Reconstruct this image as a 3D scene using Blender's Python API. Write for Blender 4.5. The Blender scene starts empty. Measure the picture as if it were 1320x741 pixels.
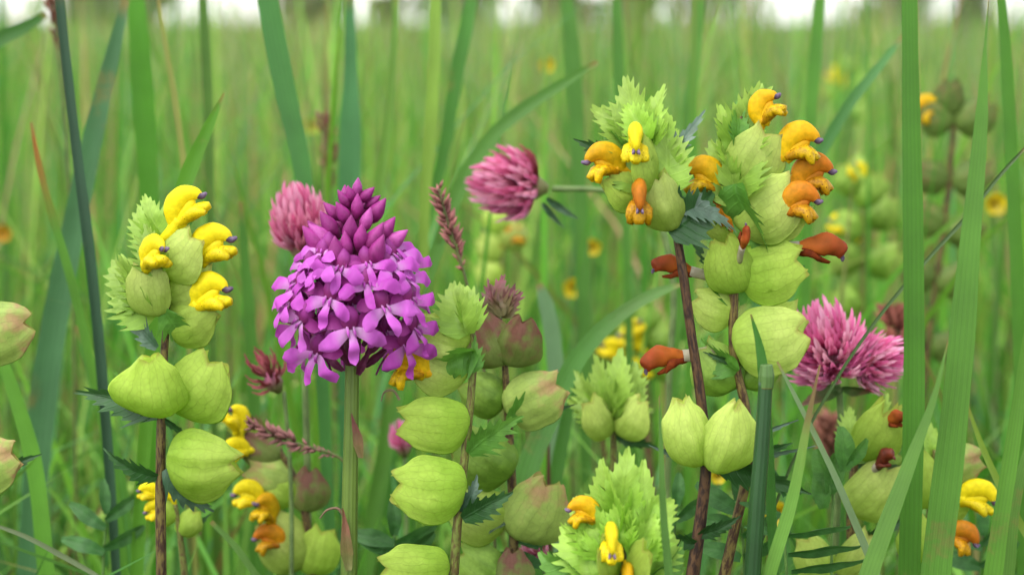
import bpy, math, random
import numpy as np
from mathutils import Vector, Matrix, noise

# ------------------------------------------------------------------ camera, sky, sun, exposure
sc = bpy.context.scene
COL = sc.collection
R = math.radians
FPX, W, H = 2650.0, 1320.0, 741.0
TILT = R(7.3)
CAMZ = 0.30
YS = 0.75                       # depth list values below are multiplied by this (0.60 -> 0.45 m, the plane of focus)
CAM = Vector((0, 0, CAMZ))
FWD = Vector((0, math.cos(TILT), -math.sin(TILT)))
UPV = Vector((0, math.sin(TILT), math.cos(TILT)))
RGT = Vector((1, 0, 0))

cam = bpy.data.cameras.new('camera')
cam.sensor_width = 36
cam.lens = 36 * FPX / W
cam.clip_start = 0.01
cam.clip_end = 2000
cam.dof.use_dof = True
cam.dof.focus_distance = 0.452
cam.dof.aperture_fstop = 15
camo = bpy.data.objects.new('camera', cam)
COL.objects.link(camo)
camo.location = CAM
camo.rotation_euler = (R(90) - TILT, 0, 0)
sc.camera = camo

SUN_EL, SUN_AZ = R(58), R(215)   # high, behind the camera's left shoulder, veiled by cloud
world = bpy.data.worlds.new('World')
sc.world = world
world.use_nodes = True
wn = world.node_tree
for n in list(wn.nodes):
    wn.nodes.remove(n)
sky = wn.nodes.new('ShaderNodeTexSky')
sky.sky_type = 'NISHITA'
sky.sun_disc = False
sky.sun_elevation = SUN_EL
sky.sun_rotation = SUN_AZ
sky.dust_density = 1.0
sky.air_density = 1.0
sky.ozone_density = 1.0
hsv = wn.nodes.new('ShaderNodeHueSaturation')
hsv.inputs['Saturation'].default_value = 0.22   # cloud cover: a nearly white sky
bg = wn.nodes.new('ShaderNodeBackground')
bg.inputs['Strength'].default_value = 0.15
wo = wn.nodes.new('ShaderNodeOutputWorld')
wn.links.new(sky.outputs[0], hsv.inputs['Color'])
wn.links.new(hsv.outputs[0], bg.inputs['Color'])
wn.links.new(bg.outputs[0], wo.inputs[0])

sun = bpy.data.lights.new('sun', 'SUN')
sun.energy = 0.9
sun.angle = R(40)
sun.color = (1.0, 0.96, 0.9)
suno = bpy.data.objects.new('sun', sun)
COL.objects.link(suno)
sd = Vector((math.sin(SUN_AZ) * math.cos(SUN_EL), math.cos(SUN_AZ) * math.cos(SUN_EL), math.sin(SUN_EL)))
suno.rotation_euler = sd.to_track_quat('Z', 'Y').to_euler()

sc.view_settings.view_transform = 'Standard'
sc.view_settings.look = 'None'
sc.view_settings.exposure = 1.8
sc.view_settings.gamma = 1.0
sc.cycles.use_denoising = True
sc.cycles.max_bounces = 5
sc.cycles.adaptive_threshold = 0.02
sc.cycles.diffuse_bounces = 4
sc.cycles.transmission_bounces = 4
sc.cycles.transparent_max_bounces = 4
sc.cycles.caustics_reflective = False
sc.cycles.caustics_refractive = False

rnd = random.Random(7)
nrg = np.random.default_rng(11)


# ------------------------------------------------------------------ helpers: places
def P(px, py, Y=0.60, toward=0.0):
    """the point of the meadow seen at photo pixel (px, py), Y deep; toward = metres nearer"""
    d = FWD + RGT * ((px - W / 2) / FPX) + UPV * ((H / 2 - py) / FPX)
    return CAM + d * ((Y * YS - toward) / d.y)


def S(Y=0.60):
    return Y * YS / math.cos(TILT) / FPX


def lin(c, k=0.5):
    r = []
    for v in c:
        v = v / 255.0
        r.append(k * (v / 12.92 if v <= 0.04045 else ((v + 0.055) / 1.055) ** 2.4))
    return (r[0], r[1], r[2], 1.0)


# ------------------------------------------------------------------ helpers: materials
MATS = {}


def mat(kind, c1, c2=None, trans=0.3, rough=0.5, spec=0.3, ns=4.0, amp=0.35, bump=0.3, u0=0.15, u1=0.85, k=0.5):
    key = (kind, c1, c2, trans, rough, spec, ns, amp, bump, u0, u1, k)
    if key in MATS:
        return MATS[key]
    m = bpy.data.materials.new(kind)
    MATS[key] = m
    m.use_nodes = True
    t = m.node_tree
    N, L = t.nodes, t.links
    for n in list(N):
        N.remove(n)

    def node(tp, **kw):
        n = N.new(tp)
        for a, b in kw.items():
            setattr(n, a, b)
        return n

    def math_(op, a, b=None):
        n = node('ShaderNodeMath', operation=op)
        for i, v in enumerate((a, b)):
            if v is None:
                continue
            if isinstance(v, (int, float)):
                n.inputs[i].default_value = v
            else:
                L.new(v, n.inputs[i])
        return n.outputs[0]

    def maprange(v, a, b, c, d, smooth=False):
        n = node('ShaderNodeMapRange')
        if smooth:
            n.interpolation_type = 'SMOOTHSTEP'
        L.new(v, n.inputs['Value'])
        for nm, x in zip(('From Min', 'From Max', 'To Min', 'To Max'), (a, b, c, d)):
            n.inputs[nm].default_value = x
        return n.outputs['Result']

    def mix(f, a, b, mode='MIX'):
        n = node('ShaderNodeMix', data_type='RGBA', blend_type=mode)
        n.clamp_factor = True
        if isinstance(f, (int, float)):
            n.inputs[0].default_value = f
        else:
            L.new(f, n.inputs[0])
        for i, v in ((6, a), (7, b)):
            if isinstance(v, tuple):
                n.inputs[i].default_value = v
            else:
                L.new(v, n.inputs[i])
        return n.outputs[2]

    at = node('ShaderNodeAttribute', attribute_name='uvw')
    sep = node('ShaderNodeSeparateXYZ')
    L.new(at.outputs['Vector'], sep.inputs[0])
    u, v = sep.outputs[0], sep.outputs[1]
    tc = node('ShaderNodeTexCoord')
    nz = node('ShaderNodeTexNoise')
    nz.inputs['Scale'].default_value = ns
    nz.inputs['Detail'].default_value = 5
    L.new(tc.outputs['Object'], nz.inputs['Vector'])
    nzf = nz.outputs['Fac']
    col = lin(c1, k)
    relief = nzf
    if kind == 'field':
        ca = node('ShaderNodeAttribute', attribute_name='Col')
        col = ca.outputs['Color']
    elif c2 is not None:
        if kind == 'stem':
            mp = node('ShaderNodeMapping')
            mp.inputs['Scale'].default_value = (5, 7, 1)
            L.new(at.outputs['Vector'], mp.inputs['Vector'])
            n2 = node('ShaderNodeTexNoise')
            n2.inputs['Scale'].default_value = 1.6
            n2.inputs['Detail'].default_value = 6
            n2.inputs['Roughness'].default_value = 0.7
            mp.inputs['Scale'].default_value = (26, 5, 1)
            L.new(mp.outputs[0], n2.inputs['Vector'])
            f = maprange(n2.outputs['Fac'], 0.42, 0.58, 0, 1, True)
            relief = n2.outputs['Fac']
        elif kind == 'blotch':
            f = math_('ADD', maprange(u, u0, u1, -0.25, 0.75), maprange(nzf, 0.35, 0.65, -0.35, 0.45))
            f = maprange(f, 0, 1, 0, 1, True)
        else:
            f = maprange(math_('ADD', u, maprange(nzf, 0.3, 0.7, -0.12, 0.12)), u0, u1, 0, 1, True)
        col = mix(f, lin(c1, k), lin(c2, k))
    # darker / lighter mottling of the tissue itself
    mott = maprange(nzf, 0.3, 0.7, 1 - amp, 1 + amp * 0.6)
    if kind in ('calyx', 'blotch'):
        mp = node('ShaderNodeMapping')
        mp.inputs['Scale'].default_value = (6, 15, 1)
        L.new(at.outputs['Vector'], mp.inputs['Vector'])
        vo = node('ShaderNodeTexVoronoi', feature='DISTANCE_TO_EDGE')
        vo.inputs['Scale'].default_value = 1.7
        L.new(mp.outputs[0], vo.inputs['Vector'])
        vein = maprange(vo.outputs['Distance'], 0.0, 0.16, 0.0, 1.0, True)
        nerve = math_('ABSOLUTE', math_('SINE', math_('ADD', math_('MULTIPLY', v, 62.83), maprange(nzf, .3, .7, -.9, .9))))
        nerve = maprange(nerve, 0.0, 0.3, 0.0, 1.0, True)
        rimv = math_('ABSOLUTE', math_('SINE', math_('MULTIPLY', v, 2 * math.pi)))
        both = math_('MULTIPLY', maprange(vein, 0, 1, 0.94, 1.02), maprange(nerve, 0, 1, 0.89, 1.03))
        both = math_('MULTIPLY', both, maprange(rimv, 0.0, 0.16, 1.3, 1.0, True))
        mott = math_('MULTIPLY', mott, both)
        relief = math_('ADD', nzf, math_('MULTIPLY', both, 1.2))
    if kind == 'blade':
        w1 = math_('SINE', math_('MULTIPLY', v, 75.0))
        w2 = math_('SINE', math_('MULTIPLY', v, 31.0))
        rib = math_('ADD', math_('MULTIPLY', w1, 0.5), math_('MULTIPLY', w2, 0.5))
        mott = math_('MULTIPLY', mott, maprange(rib, -1, 1, 0.86, 1.08))
        relief = rib
    if kind == 'leaf':
        ac = math_('ABSOLUTE', math_('SUBTRACT', math_('MULTIPLY', v, 2.0), 1.0))
        pin = math_('ABSOLUTE', math_('SINE', math_('MULTIPLY', math_('SUBTRACT', u, math_('MULTIPLY', ac, .16)), 28.0)))
        pin = maprange(pin, 0, .35, 0, 1, True)
        mid = maprange(ac, 0.0, .12, 0, 1, True)
        lines = math_('MULTIPLY', pin, mid)
        mott = math_('MULTIPLY', mott, maprange(lines, 0, 1, 1.12, .98))
        relief = math_('ADD', math_('MULTIPLY', lines, 1.5), nzf)
    if kind == 'blade':
        n3 = node('ShaderNodeTexNoise')
        n3.inputs['Scale'].default_value = 45
        n3.inputs['Detail'].default_value = 8
        n3.inputs['Roughness'].default_value = .7
        L.new(tc.outputs['Object'], n3.inputs['Vector'])
        col = mix(maprange(n3.outputs['Fac'], .60, .70, 0, .6, True), col, lin((160, 150, 84), k))
        col = mix(maprange(u, .0, .07, .8, 0, True), col, lin((176, 150, 84), k))
    if kind == 'speck':
        vs = node('ShaderNodeTexVoronoi')
        vs.inputs['Scale'].default_value = 11
        L.new(tc.outputs['Object'], vs.inputs['Vector'])
        sp = math_('MULTIPLY', maprange(vs.outputs['Distance'], .16, .3, 1, 0, True), maprange(nzf, .5, .58, 0, .9, True))
        col = mix(sp, col, lin((96, 40, 16), .5))
    if kind == 'calyx':
        edge = maprange(math_('ADD', u, maprange(nzf, .3, .7, -.05, .05)), .93, 1.03, 0, .55, True)
        col = mix(edge, col, lin((150, 104, 62), k * .8))
    oi = node('ShaderNodeObjectInfo')
    if kind == 'field':
        mott = maprange(nzf, 0, 1, 1, 1)
    if kind not in ('field', 'soil'):
        mott = math_('MULTIPLY', mott, maprange(oi.outputs['Random'], 0, 1, 0.86, 1.12))
    cm = node('ShaderNodeCombineXYZ')
    for i in range(3):
        L.new(mott, cm.inputs[i])
    colm = mix(1.0, col, cm.outputs[0], 'MULTIPLY')
    bs = node('ShaderNodeBsdfPrincipled')
    L.new(colm, bs.inputs['Base Color'])
    bs.inputs['Roughness'].default_value = rough
    bs.inputs['Specular IOR Level'].default_value = spec
    if bump:
        bp = node('ShaderNodeBump')
        bp.inputs['Strength'].default_value = bump
        bp.inputs['Distance'].default_value = 0.0004
        L.new(relief, bp.inputs['Height'])
        L.new(bp.outputs[0], bs.inputs['Normal'])
    out = node('ShaderNodeOutputMaterial')
    if trans > 0:
        tr = node('ShaderNodeBsdfTranslucent')
        L.new(mix(1.0, colm, (1.25, 1.25, 1.0, 1), 'MULTIPLY'), tr.inputs['Color'])
        mx = node('ShaderNodeMixShader')
        mx.inputs[0].default_value = trans
        L.new(bs.outputs[0], mx.inputs[1])
        L.new(tr.outputs[0], mx.inputs[2])
        L.new(mx.outputs[0], out.inputs[0])
    else:
        L.new(bs.outputs[0], out.inputs[0])
    return m


# ------------------------------------------------------------------ helpers: meshes
def mesh(name, V, F, U=None, smooth=True):
    me = bpy.data.meshes.new(name)
    me.from_pydata([tuple(v) for v in V], [], F)
    if U is not None:
        a = me.attributes.new('uvw', 'FLOAT_VECTOR', 'POINT')
        a.data.foreach_set('vector', np.asarray(U, dtype=np.float32).ravel())
    me.materials.append(None)
    if smooth:
        me.polygons.foreach_set('use_smooth', [True] * len(me.polygons))
    me.update()
    return me


def link(name, me, m, parent=None, M=None):
    o = bpy.data.objects.new(name, me)
    COL.objects.link(o)
    if me is not None and m is not None:
        o.material_slots[0].link = 'OBJECT'
        o.material_slots[0].material = m
    if parent is not None:
        o.parent = parent
    if M is not None:
        o.matrix_basis = M
    return o


def tag(o, label, cat, group=None):
    o['label'] = label
    o['category'] = cat
    if group:
        o['group'] = group
    return o


def catmull(pts, n):
    """spline through the points with chord-length knots (no overshoot); n/(len-1) samples on every span"""
    pts = [Vector(p) for p in pts]
    if len(pts) == 2:
        return [pts[0].lerp(pts[1], i / n) for i in range(n + 1)]
    m = len(pts)
    d = [max(1e-9, (pts[i + 1] - pts[i]).length) for i in range(m - 1)]
    v = [(pts[i + 1] - pts[i]) / d[i] for i in range(m - 1)]
    tn = [v[0]] + [(v[i - 1] * d[i] + v[i] * d[i - 1]) / (d[i - 1] + d[i]) for i in range(1, m - 1)] + [v[-1]]
    out = []
    for i in range(n + 1):
        s = i / n * (m - 1)
        k = min(int(s), m - 2)
        t = s - k
        h = d[k]
        out.append(pts[k] * (2 * t ** 3 - 3 * t * t + 1) + tn[k] * (h * (t ** 3 - 2 * t * t + t)) + pts[k + 1] * (3 * t * t - 2 * t ** 3) + tn[k + 1] * (h * (t ** 3 - t * t)))
    return out


def interp(vals, n):
    x = np.linspace(0, 1, len(vals))
    return np.interp(np.linspace(0, 1, n + 1), x, vals)


def tube(path, rad, nseg=10, ratio=1.0, side=None, squarish=0.0, jit=0.0):
    """closed sweep; ratio flattens along `side` direction (unit vector kept orthogonal)"""
    V, F, U = [], [], []
    n = len(path)
    ref = Vector(side) if side is not None else Vector((0.31, 0.83, 0.46)).normalized()
    for i, p in enumerate(path):
        tn = (path[min(i + 1, n - 1)] - path[max(i - 1, 0)]).normalized()
        b = (ref - tn * ref.dot(tn)).normalized()
        c = tn.cross(b)
        r = rad[i]
        for j in range(nseg):
            a = 2 * math.pi * j / nseg
            rr = r * (1 + squarish * math.cos(4 * a)) * (1 + (rnd.uniform(-jit, jit) if jit else 0))
            V.append(p + b * (rr * ratio * math.cos(a)) + c * (rr * math.sin(a)))
            U.append((i / (n - 1), j / nseg, 0))
    for i in range(n - 1):
        for j in range(nseg):
            k = (j + 1) % nseg
            F.append((i * nseg + j, i * nseg + k, (i + 1) * nseg + k, (i + 1) * nseg + j))
    F.append(tuple(range(nseg - 1, -1, -1)))
    F.append(tuple(range((n - 1) * nseg, n * nseg)))
    return V, F, U


def merge(parts):
    V, F, U = [], [], []
    for a, b, c in parts:
        o = len(V)
        V += a
        F += [tuple(i + o for i in f) for f in b]
        U += c
    return V, F, U


def orient(a, e=0.0, roll=0.0):
    a, e = R(a), R(e)
    T = Vector((0, -1, 0))
    Z = Vector((0, 0, 1))
    x = (RGT * math.cos(a) + Z * math.sin(a)) * math.cos(e) + T * math.sin(e)
    return x.normalized(), a, e


def mat_side(base, a, e, roll, L, sy=1.0, sz=1.0):
    """frame for things seen from the side: X forward, Z up, Y across"""
    x, ar, er = orient(a, e)
    Z = Vector((0, 0, 1))
    if abs(x.z) < 0.85:
        z = Z - x * x.dot(Z)
    else:
        q = RGT * -math.sin(ar) + Z * math.cos(ar)
        if math.cos(ar) < 0:
            q = -q
        z = q - x * x.dot(q)
    z.normalize()
    y = z.cross(x)
    M = Matrix.Identity(4)
    q = Matrix.Rotation(R(roll), 3, x)
    y, z = q @ y, q @ z
    for i in range(3):
        M[i][0], M[i][1], M[i][2], M[i][3] = x[i] * L, y[i] * L * sy, z[i] * L * sz, base[i]
    return M


def mat_flat(base, a, e, roll, L, sy=1.0):
    """frame for leaves: X along, Y across, Z face, facing the viewer at roll 0"""
    x, ar, er = orient(a, e)
    T = Vector((0, -1, 0))
    z = T - x * x.dot(T)
    if z.length < 1e-3:
        z = Vector((0, 0, 1))
    z.normalize()
    y = z.cross(x)
    q = Matrix.Rotation(R(roll), 3, x)
    y, z = q @ y, q @ z
    M = Matrix.Identity(4)
    for i in range(3):
        M[i][0], M[i][1], M[i][2], M[i][3] = x[i] * L, y[i] * L * sy, z[i] * L, base[i]
    return M


def calyx_mesh(seed, up=0.42, low=0.56, thick=0.36, mouth=0.26, tooth=0.2):
    q = random.Random(seed)
    nu, nv = 22, 40
    V, F, U = [], [], []
    off = q.uniform(0, 50)
    for i in range(nu + 1):
        u = i / nu
        for j in range(nv):
            a = 2 * math.pi * j / nv
            ca, sa = math.cos(a), math.sin(a)
            x = u
            m_ = mouth / ((up + low) * .5)
            if u < .45:
                env = max(.1, (1 - ((.45 - u) / .45) ** 2.1) ** .5)
                te = env
            else:
                k_ = (u - .45) / .55
                env = 1 - (1 - m_) * k_ ** 2.5
                te = 1 - .75 * k_ ** 1.5
            z = (up if ca > 0 else low) * env * ca
            z += math.copysign(.045 * te * abs(ca) ** 30, ca)
            t = thick * .5 * te * (up + low)
            y = t * math.copysign(1 - abs(ca) ** 2.6, sa)
            if u > 0.8:        # four teeth round the mouth
                w = abs(((a * 2 / math.pi) % 1.0) - .5) * -2 + 1
                x += (u - 0.8) / 0.2 * tooth * (w - 0.4)
                z += .06 * (u - .8) * 5 * w * math.sin(a * 3 + off)
            nn = noise.noise(Vector((x * 2.3 + off, y * 2.5, z * 2.3)))
            n2 = noise.noise(Vector((x * 7 + off, y * 7, z * 7)))
            g = 1 + 0.14 * nn + 0.02 * n2
            # slack pleats that run from base to mouth
            pl = 1 + (.05 + .12 * max(0, u - .4)) * math.cos(a * 9 + off) + .12 * nn
            V.append(Vector((x, y * g * pl, z * g - 0.05 * math.sin(math.pi * u))))
            U.append((u, j / nv, 0))
    for i in range(nu):
        for j in range(nv):
            k = (j + 1) % nv
            F.append((i * nv + j, i * nv + k, (i + 1) * nv + k, (i + 1) * nv + j))
    F.append(tuple(range(nv - 1, -1, -1)))
    return V, F, U


def leaf_mesh(seed, half=0.3, nt=7, depth=0.35, fold=0.25, curl=0.3, sag=0.0, peak=0.3, fwd=0.7, wav=0.04, tipw=1.0, relief=0.009):
    q = random.Random(seed)
    sub = 4
    nr = nt * sub
    cols = [-1, -0.86, -0.6, -0.3, 0, 0.3, 0.6, 0.86, 1]
    V, F, U = [], [], []
    off = q.uniform(0, 60)
    amps = [[q.uniform(0.4, 1.5) for _ in range(nt + 1)] for _ in range(2)]

    def env(t):
        if t < peak:
            return 0.45 + 0.55 * math.sin(t / peak * math.pi / 2)
        return max(0.0, 1 - ((t - peak) / (1.0 - peak)) ** 1.35) ** tipw
    for i in range(nr + 1):
        t = i / nr
        k = min(i // sub, nt - 1)
        f = (i - k * sub) / sub
        w = half * env(t)
        for c in cols:
            s = 0 if c < 0 else 1
            am = amps[s][k]
            tooth = max(0.0, 1 - abs(f - 0.72) / 0.5 if f < .72 else 1 - (f - .72) / 0.3)
            edge = abs(c) ** 7
            y = c * w * (1 - depth * 0.6) + math.copysign(edge, c) * w * depth * (tooth * am - 0.25)
            x = t + edge * tooth * am * fwd / nt * (0.4 + depth) * (1 - 0.3 * t)
            z = fold * abs(y)
            z -= relief * (0.5 + 0.5 * math.cos((t - 0.55 * abs(y)) * nt * 2 * math.pi)) * (1 - abs(c)) * min(1, abs(c) * 4)
            z -= relief * 1.3 * max(0, 1 - abs(c) * 6)
            z += wav * noise.noise(Vector((x * 3 + off, y * 4, 0.3)))
            y += 0.5 * wav * noise.noise(Vector((x * 2 + off, 3.3, 0.7)))
            # bend along the length
            th = curl * x
            xb = (math.sin(th) / curl if abs(curl) > 1e-3 else x) + z * math.sin(th)
            zb = (-(1 - math.cos(th)) / curl if abs(curl) > 1e-3 else 0) + z * math.cos(th)
            V.append(Vector((xb, y + sag * x * x, zb)))
            U.append((t, 0.5 + 0.5 * c, 0))
    n = len(cols)
    for i in range(nr):
        for j in range(n - 1):
            F.append((i * n + j, i * n + j + 1, (i + 1) * n + j + 1, (i + 1) * n + j))
    return V, F, U


def flower_meshes(stage):
    """tube, upper lip, lower lip, tooth of a rattle flower; X forward, Z up, about one unit long"""
    Y = (0, 1, 0)
    if stage < 2:
        tb = tube(catmull([(-.55, 0, -.16), (-.25, 0, -.1), (.1, 0, .06)], 8), interp([.13, .15, .21], 8), 12, .8, Y)
        path = catmull([(-.08, 0, -.14), (.0, 0, .1), (.12, 0, .32), (.32, 0, .47), (.56, 0, .49), (.76, 0, .39), (.87, 0, .25), (.89, 0, .16)], 26)
        hk = .9 if stage == 0 else 1.0
        hd = tube(path, interp([.17, .24, .30, .31, .28, .21, .12, .04], 26) * hk, 18, .7, Y)
        hd = merge([hd, tube(catmull([(-.05, 0, -.1), (.25, 0, .08), (.55, 0, .2), (.7, 0, .28)], 8), interp([.2, .22, .17, .06], 8), 14, .7, Y)])
        lobes = []
        for y0, y1, x1, z1, w, t in ((0, 0, .96, -.16, .2, .1), (.1, .3, .78, -.26, .18, .07), (-.1, -.3, .78, -.26, .18, .07)):
            pth = catmull([(.0, y0 * .5, -.1), (.3, y0, -.02), (.6, (y0 + y1) / 2, -.04), (x1 - .1 * stage, y1 * .85, z1 + .06 - .16 * stage)], 10)
            lobes.append(tube(pth, interp([.10, .15, .18, .185, .16, .09], 10) * (t / .1) ** .5, 10, w / .15, Y, jit=0.1))
        tw = merge([tube(catmull([(.82, s, .26), (.92, s * 1.4, .2), (1.05, s * 2.4, .21)], 5), interp([.06, .095, .03], 5), 8, .6, Y) for s in (-.04, .04)])
        lp = merge(lobes)
    else:
        tb = tube(catmull([(-.5, 0, -.05), (-.2, 0, -.02), (.15, 0, .02)], 8), interp([.15, .12, .13], 8), 12, .9, Y)
        path = catmull([(.0, 0, 0), (.25, 0, .05), (.52, 0, .12), (.76, 0, .12), (.92, 0, .02), (.97, 0, -.08)], 18)
        hd = tube(path, interp([.09, .12, .165, .2, .19, .13, .03], 18), 14, .65, Y, jit=0.05)
        lobes = []
        for y0, y1, x1, z1 in ((0, 0, .74, -.2), (.06, .12, .6, -.17), (-.06, -.12, .6, -.17)):
            pth = catmull([(.1, 0, -.03), (.35, y0, -.06), (x1, y1, z1)], 8)
            lobes.append(tube(pth, interp([.08, .10, .10, .03], 8), 8, .9, Y, jit=0.12))
        tw = tube(catmull([(.94, 0, -.02), (.98, 0, -.1), (.98, 0, -.16)], 4), interp([.04, .045, .02], 4), 8, 1, Y)
        lp = merge(lobes)
    out = []
    for nm, g, sm in (('tube', tb, 0), ('upper_lip', hd, .018 if stage < 2 else .06), ('lower_lip', lp, .035 if stage < 2 else .07), ('tooth', tw, 0)):
        V = [v + Vector([sm * noise.noise(v * 4 + Vector((k * 9.1, stage, 0))) for k in range(3)]) for v in g[0]]
        out.append((nm, mesh(nm, V, g[1], g[2])))
    return out


FLOWERS = [flower_meshes(s) for s in (0, 1, 2)]

# ------------------------------------------------------------------ colours of the plants
CAL = mat('calyx', (156, 190, 66), (180, 204, 90), trans=.5, rough=.6, spec=.2, amp=.1, bump=.4, k=.86)
CALP = mat('calyx', (172, 198, 86), (194, 210, 114), trans=.5, rough=.6, spec=.2, amp=.1, bump=.4, k=.86)
CALG = mat('calyx', (118, 158, 50), (150, 182, 78), trans=.32, rough=.5, amp=.22, bump=.25, k=.85)
CALM = mat('blotch', (142, 162, 80), (138, 92, 78), trans=.25, rough=.55, amp=.25, u0=.0, u1=.9, k=.62)
CALK = mat('blotch', (160, 184, 88), (166, 130, 92), trans=.28, rough=.55, amp=.22, u0=.35, u1=1.15, k=.8)
CALD = mat('blotch', (108, 136, 54), (124, 116, 62), trans=.25, rough=.6, amp=.25, u0=.1, u1=1.2, k=.62)
BRA = mat('leaf', (146, 186, 70), (168, 200, 92), trans=.44, rough=.5, amp=.2, ns=5, k=.74)
BRAF = mat('leaf', (146, 194, 62), (172, 208, 88), trans=.48, rough=.5, amp=.18, ns=5, k=.82)
BRAG = mat('leaf', (92, 146, 52), (112, 164, 66), trans=.32, rough=.5, amp=.22, ns=5, k=.72)
BRAM = mat('leaf', (136, 128, 80), (150, 88, 96), trans=.25, rough=.55, amp=.25, ns=5)
LEAF = mat('leaf', (52, 100, 44), (72, 118, 62), trans=.22, rough=.42, spec=.45, amp=.25, ns=6)
LEAFB = mat('leaf', (78, 116, 84), (112, 142, 118), trans=.2, rough=.42, spec=.5, amp=.28, ns=6)
STB = mat('stem', (72, 42, 28), (140, 122, 62), trans=0, rough=.6, amp=.2, ns=300)
STG = mat('stem', (112, 92, 48), (142, 156, 68), trans=0, rough=.55, amp=.25, ns=300)
STD = mat('stem', (54, 30, 22), (118, 84, 52), trans=0, rough=.6, amp=.2, ns=300)
YEL = mat('petal', (246, 226, 18), (250, 230, 30), trans=.28, rough=.6, spec=.2, amp=.16, ns=7, k=.76)
YELL = mat('speck', (246, 220, 14), (252, 228, 26), trans=.3, rough=.5, spec=.25, amp=.25, ns=9, k=.72)
ORG = mat('petal', (228, 156, 18), (216, 124, 24), trans=.22, rough=.6, spec=.2, amp=.3, ns=7, k=.62)
ORGL = mat('speck', (216, 132, 10), (244, 184, 16), trans=.22, rough=.5, spec=.25, amp=.4, ns=9, k=.55)
GOLD = mat('petal', (244, 200, 14), (238, 178, 18), trans=.25, rough=.6, spec=.2, amp=.25, ns=7, k=.7)
GOLDL = mat('speck', (226, 164, 10), (250, 206, 18), trans=.25, rough=.5, spec=.25, amp=.45, ns=8, k=.66)
BRN = mat('petal', (196, 104, 30), (150, 62, 24), trans=.2, rough=.65, spec=.2, amp=.35, ns=6, k=.72)
BRNL = mat('petal', (140, 56, 22), (150, 66, 24), trans=.2, rough=.75, spec=.12, amp=.4, ns=9, k=.5)
DBRN = mat('petal', (112, 40, 24), (130, 52, 26), trans=.08, rough=.5, spec=.3, amp=.4, ns=7, k=.5)
VIO = mat('petal', (70, 48, 72), (150, 124, 156), trans=.1, rough=.5, amp=.3, k=.5)
CREAM = mat('petal', (214, 214, 150), (228, 216, 184), trans=.3, rough=.5, amp=.15, k=.5)
STAGES = {0: (0, YEL, YEL, YELL, VIO), 1: (1, ORG, ORG, ORGL, VIO), 2: (2, CREAM, BRN, BRNL, VIO), 3: (2, CREAM, DBRN, DBRN, DBRN), 4: (1, GOLD, GOLD, GOLDL, VIO)}


class Plant:
    def __init__(self, name, label, cat, Y, px, group=None):
        self.Y = Y
        p = P(px, 741, Y)
        self.loc = Vector((p.x, p.y, 0))
        self.root = bpy.data.objects.new(name, None)
        COL.objects.link(self.root)
        self.root.empty_display_size = 0.01
        self.root.location = self.loc
        tag(self.root, label, cat, group)
        self.inv = Matrix.Translation(-self.loc)
        self.n = 0
        self.seed = int(px * 7 + Y * 1000)

    def s(self):
        self.n += 1
        return self.seed * 31 + self.n

    def pt(self, px, py, dy=0):
        return P(px, py, self.Y, dy * S(self.Y))

    def put(self, name, geo, m, M=None):
        me = geo if isinstance(geo, bpy.types.Mesh) else mesh(name, *geo)
        return link(name, me, m, self.root, self.inv @ (M if M is not None else Matrix.Identity(4)))

    def stem(self, pts, r, m, name='stem', ground=True, squarish=0.06, nseg=10, jit=0.0):
        p = [self.pt(*q) for q in pts]
        if ground:
            p = [Vector((self.loc.x, self.loc.y, 0)), Vector((self.loc.x * .5 + p[0].x * .5, self.loc.y * .5 + p[0].y * .5, p[0].z * 0.5))] + p
        n = 12 * (len(p) - 1)
        path = catmull(p, n)
        rad = interp([v * S(self.Y) for v in r], n)
        return self.put(name, tube(path, rad, nseg, squarish=squarish, jit=jit), m)

    def calyx(self, px, py, a, L, m=CAL, hr=1.0, e=0, roll=0, dy=0, name='calyx', **kw):
        kw.setdefault('tooth', .15)
        # depth tilt shortens the outline, so keep the seen length
        Lw = L * .95 * S(self.Y) / max(.45, math.cos(R(e)))
        M = mat_side(self.pt(px, py, dy), a, e, roll, Lw, hr, hr)
        return self.put(name, calyx_mesh(self.s(), **kw), m, M)

    def flower(self, px, py, a, L, stage=0, e=0, roll=0, dy=0):
        g, mt, mh, ml, mv = STAGES[stage]
        M = mat_side(self.pt(px, py, dy), a, e, roll, L * .87 * S(self.Y), rnd.uniform(.92, 1.05), rnd.uniform(.94, 1.06))
        ms = FLOWERS[g]
        o = self.put('flower', ms[0][1], mt, M)
        for (nm, me), m in zip(ms[1:], (mh, ml, mv)):
            link(nm, me, m, o)
        return o

    def leaf(self, px, py, a, L, m=LEAF, half=.2, nt=7, e=0, roll=0, dy=0, name='leaf', **kw):
        M = mat_flat(self.pt(px, py, dy), a, e, roll, L * S(self.Y))
        return self.put(name, leaf_mesh(self.s(), half=half, nt=nt, **kw), m, M)

    def bract(self, px, py, a, L, m=BRA, half=.36, nt=6, e=0, roll=0, dy=0, **kw):
        kw.setdefault('depth', .3)
        kw.setdefault('fwd', 1.3)
        nt = int(nt * 1.35)
        half *= 1.05
        kw.setdefault('peak', .22)
        kw.setdefault('tipw', .85)
        kw.setdefault('fold', .55)
        kw.setdefault('wav', .1)
        kw.setdefault('curl', random.Random(self.seed + self.n).uniform(.2, 1.1))
        return self.leaf(px, py, a, L, m, half, nt, e, roll, dy, 'bract', **kw)


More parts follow.
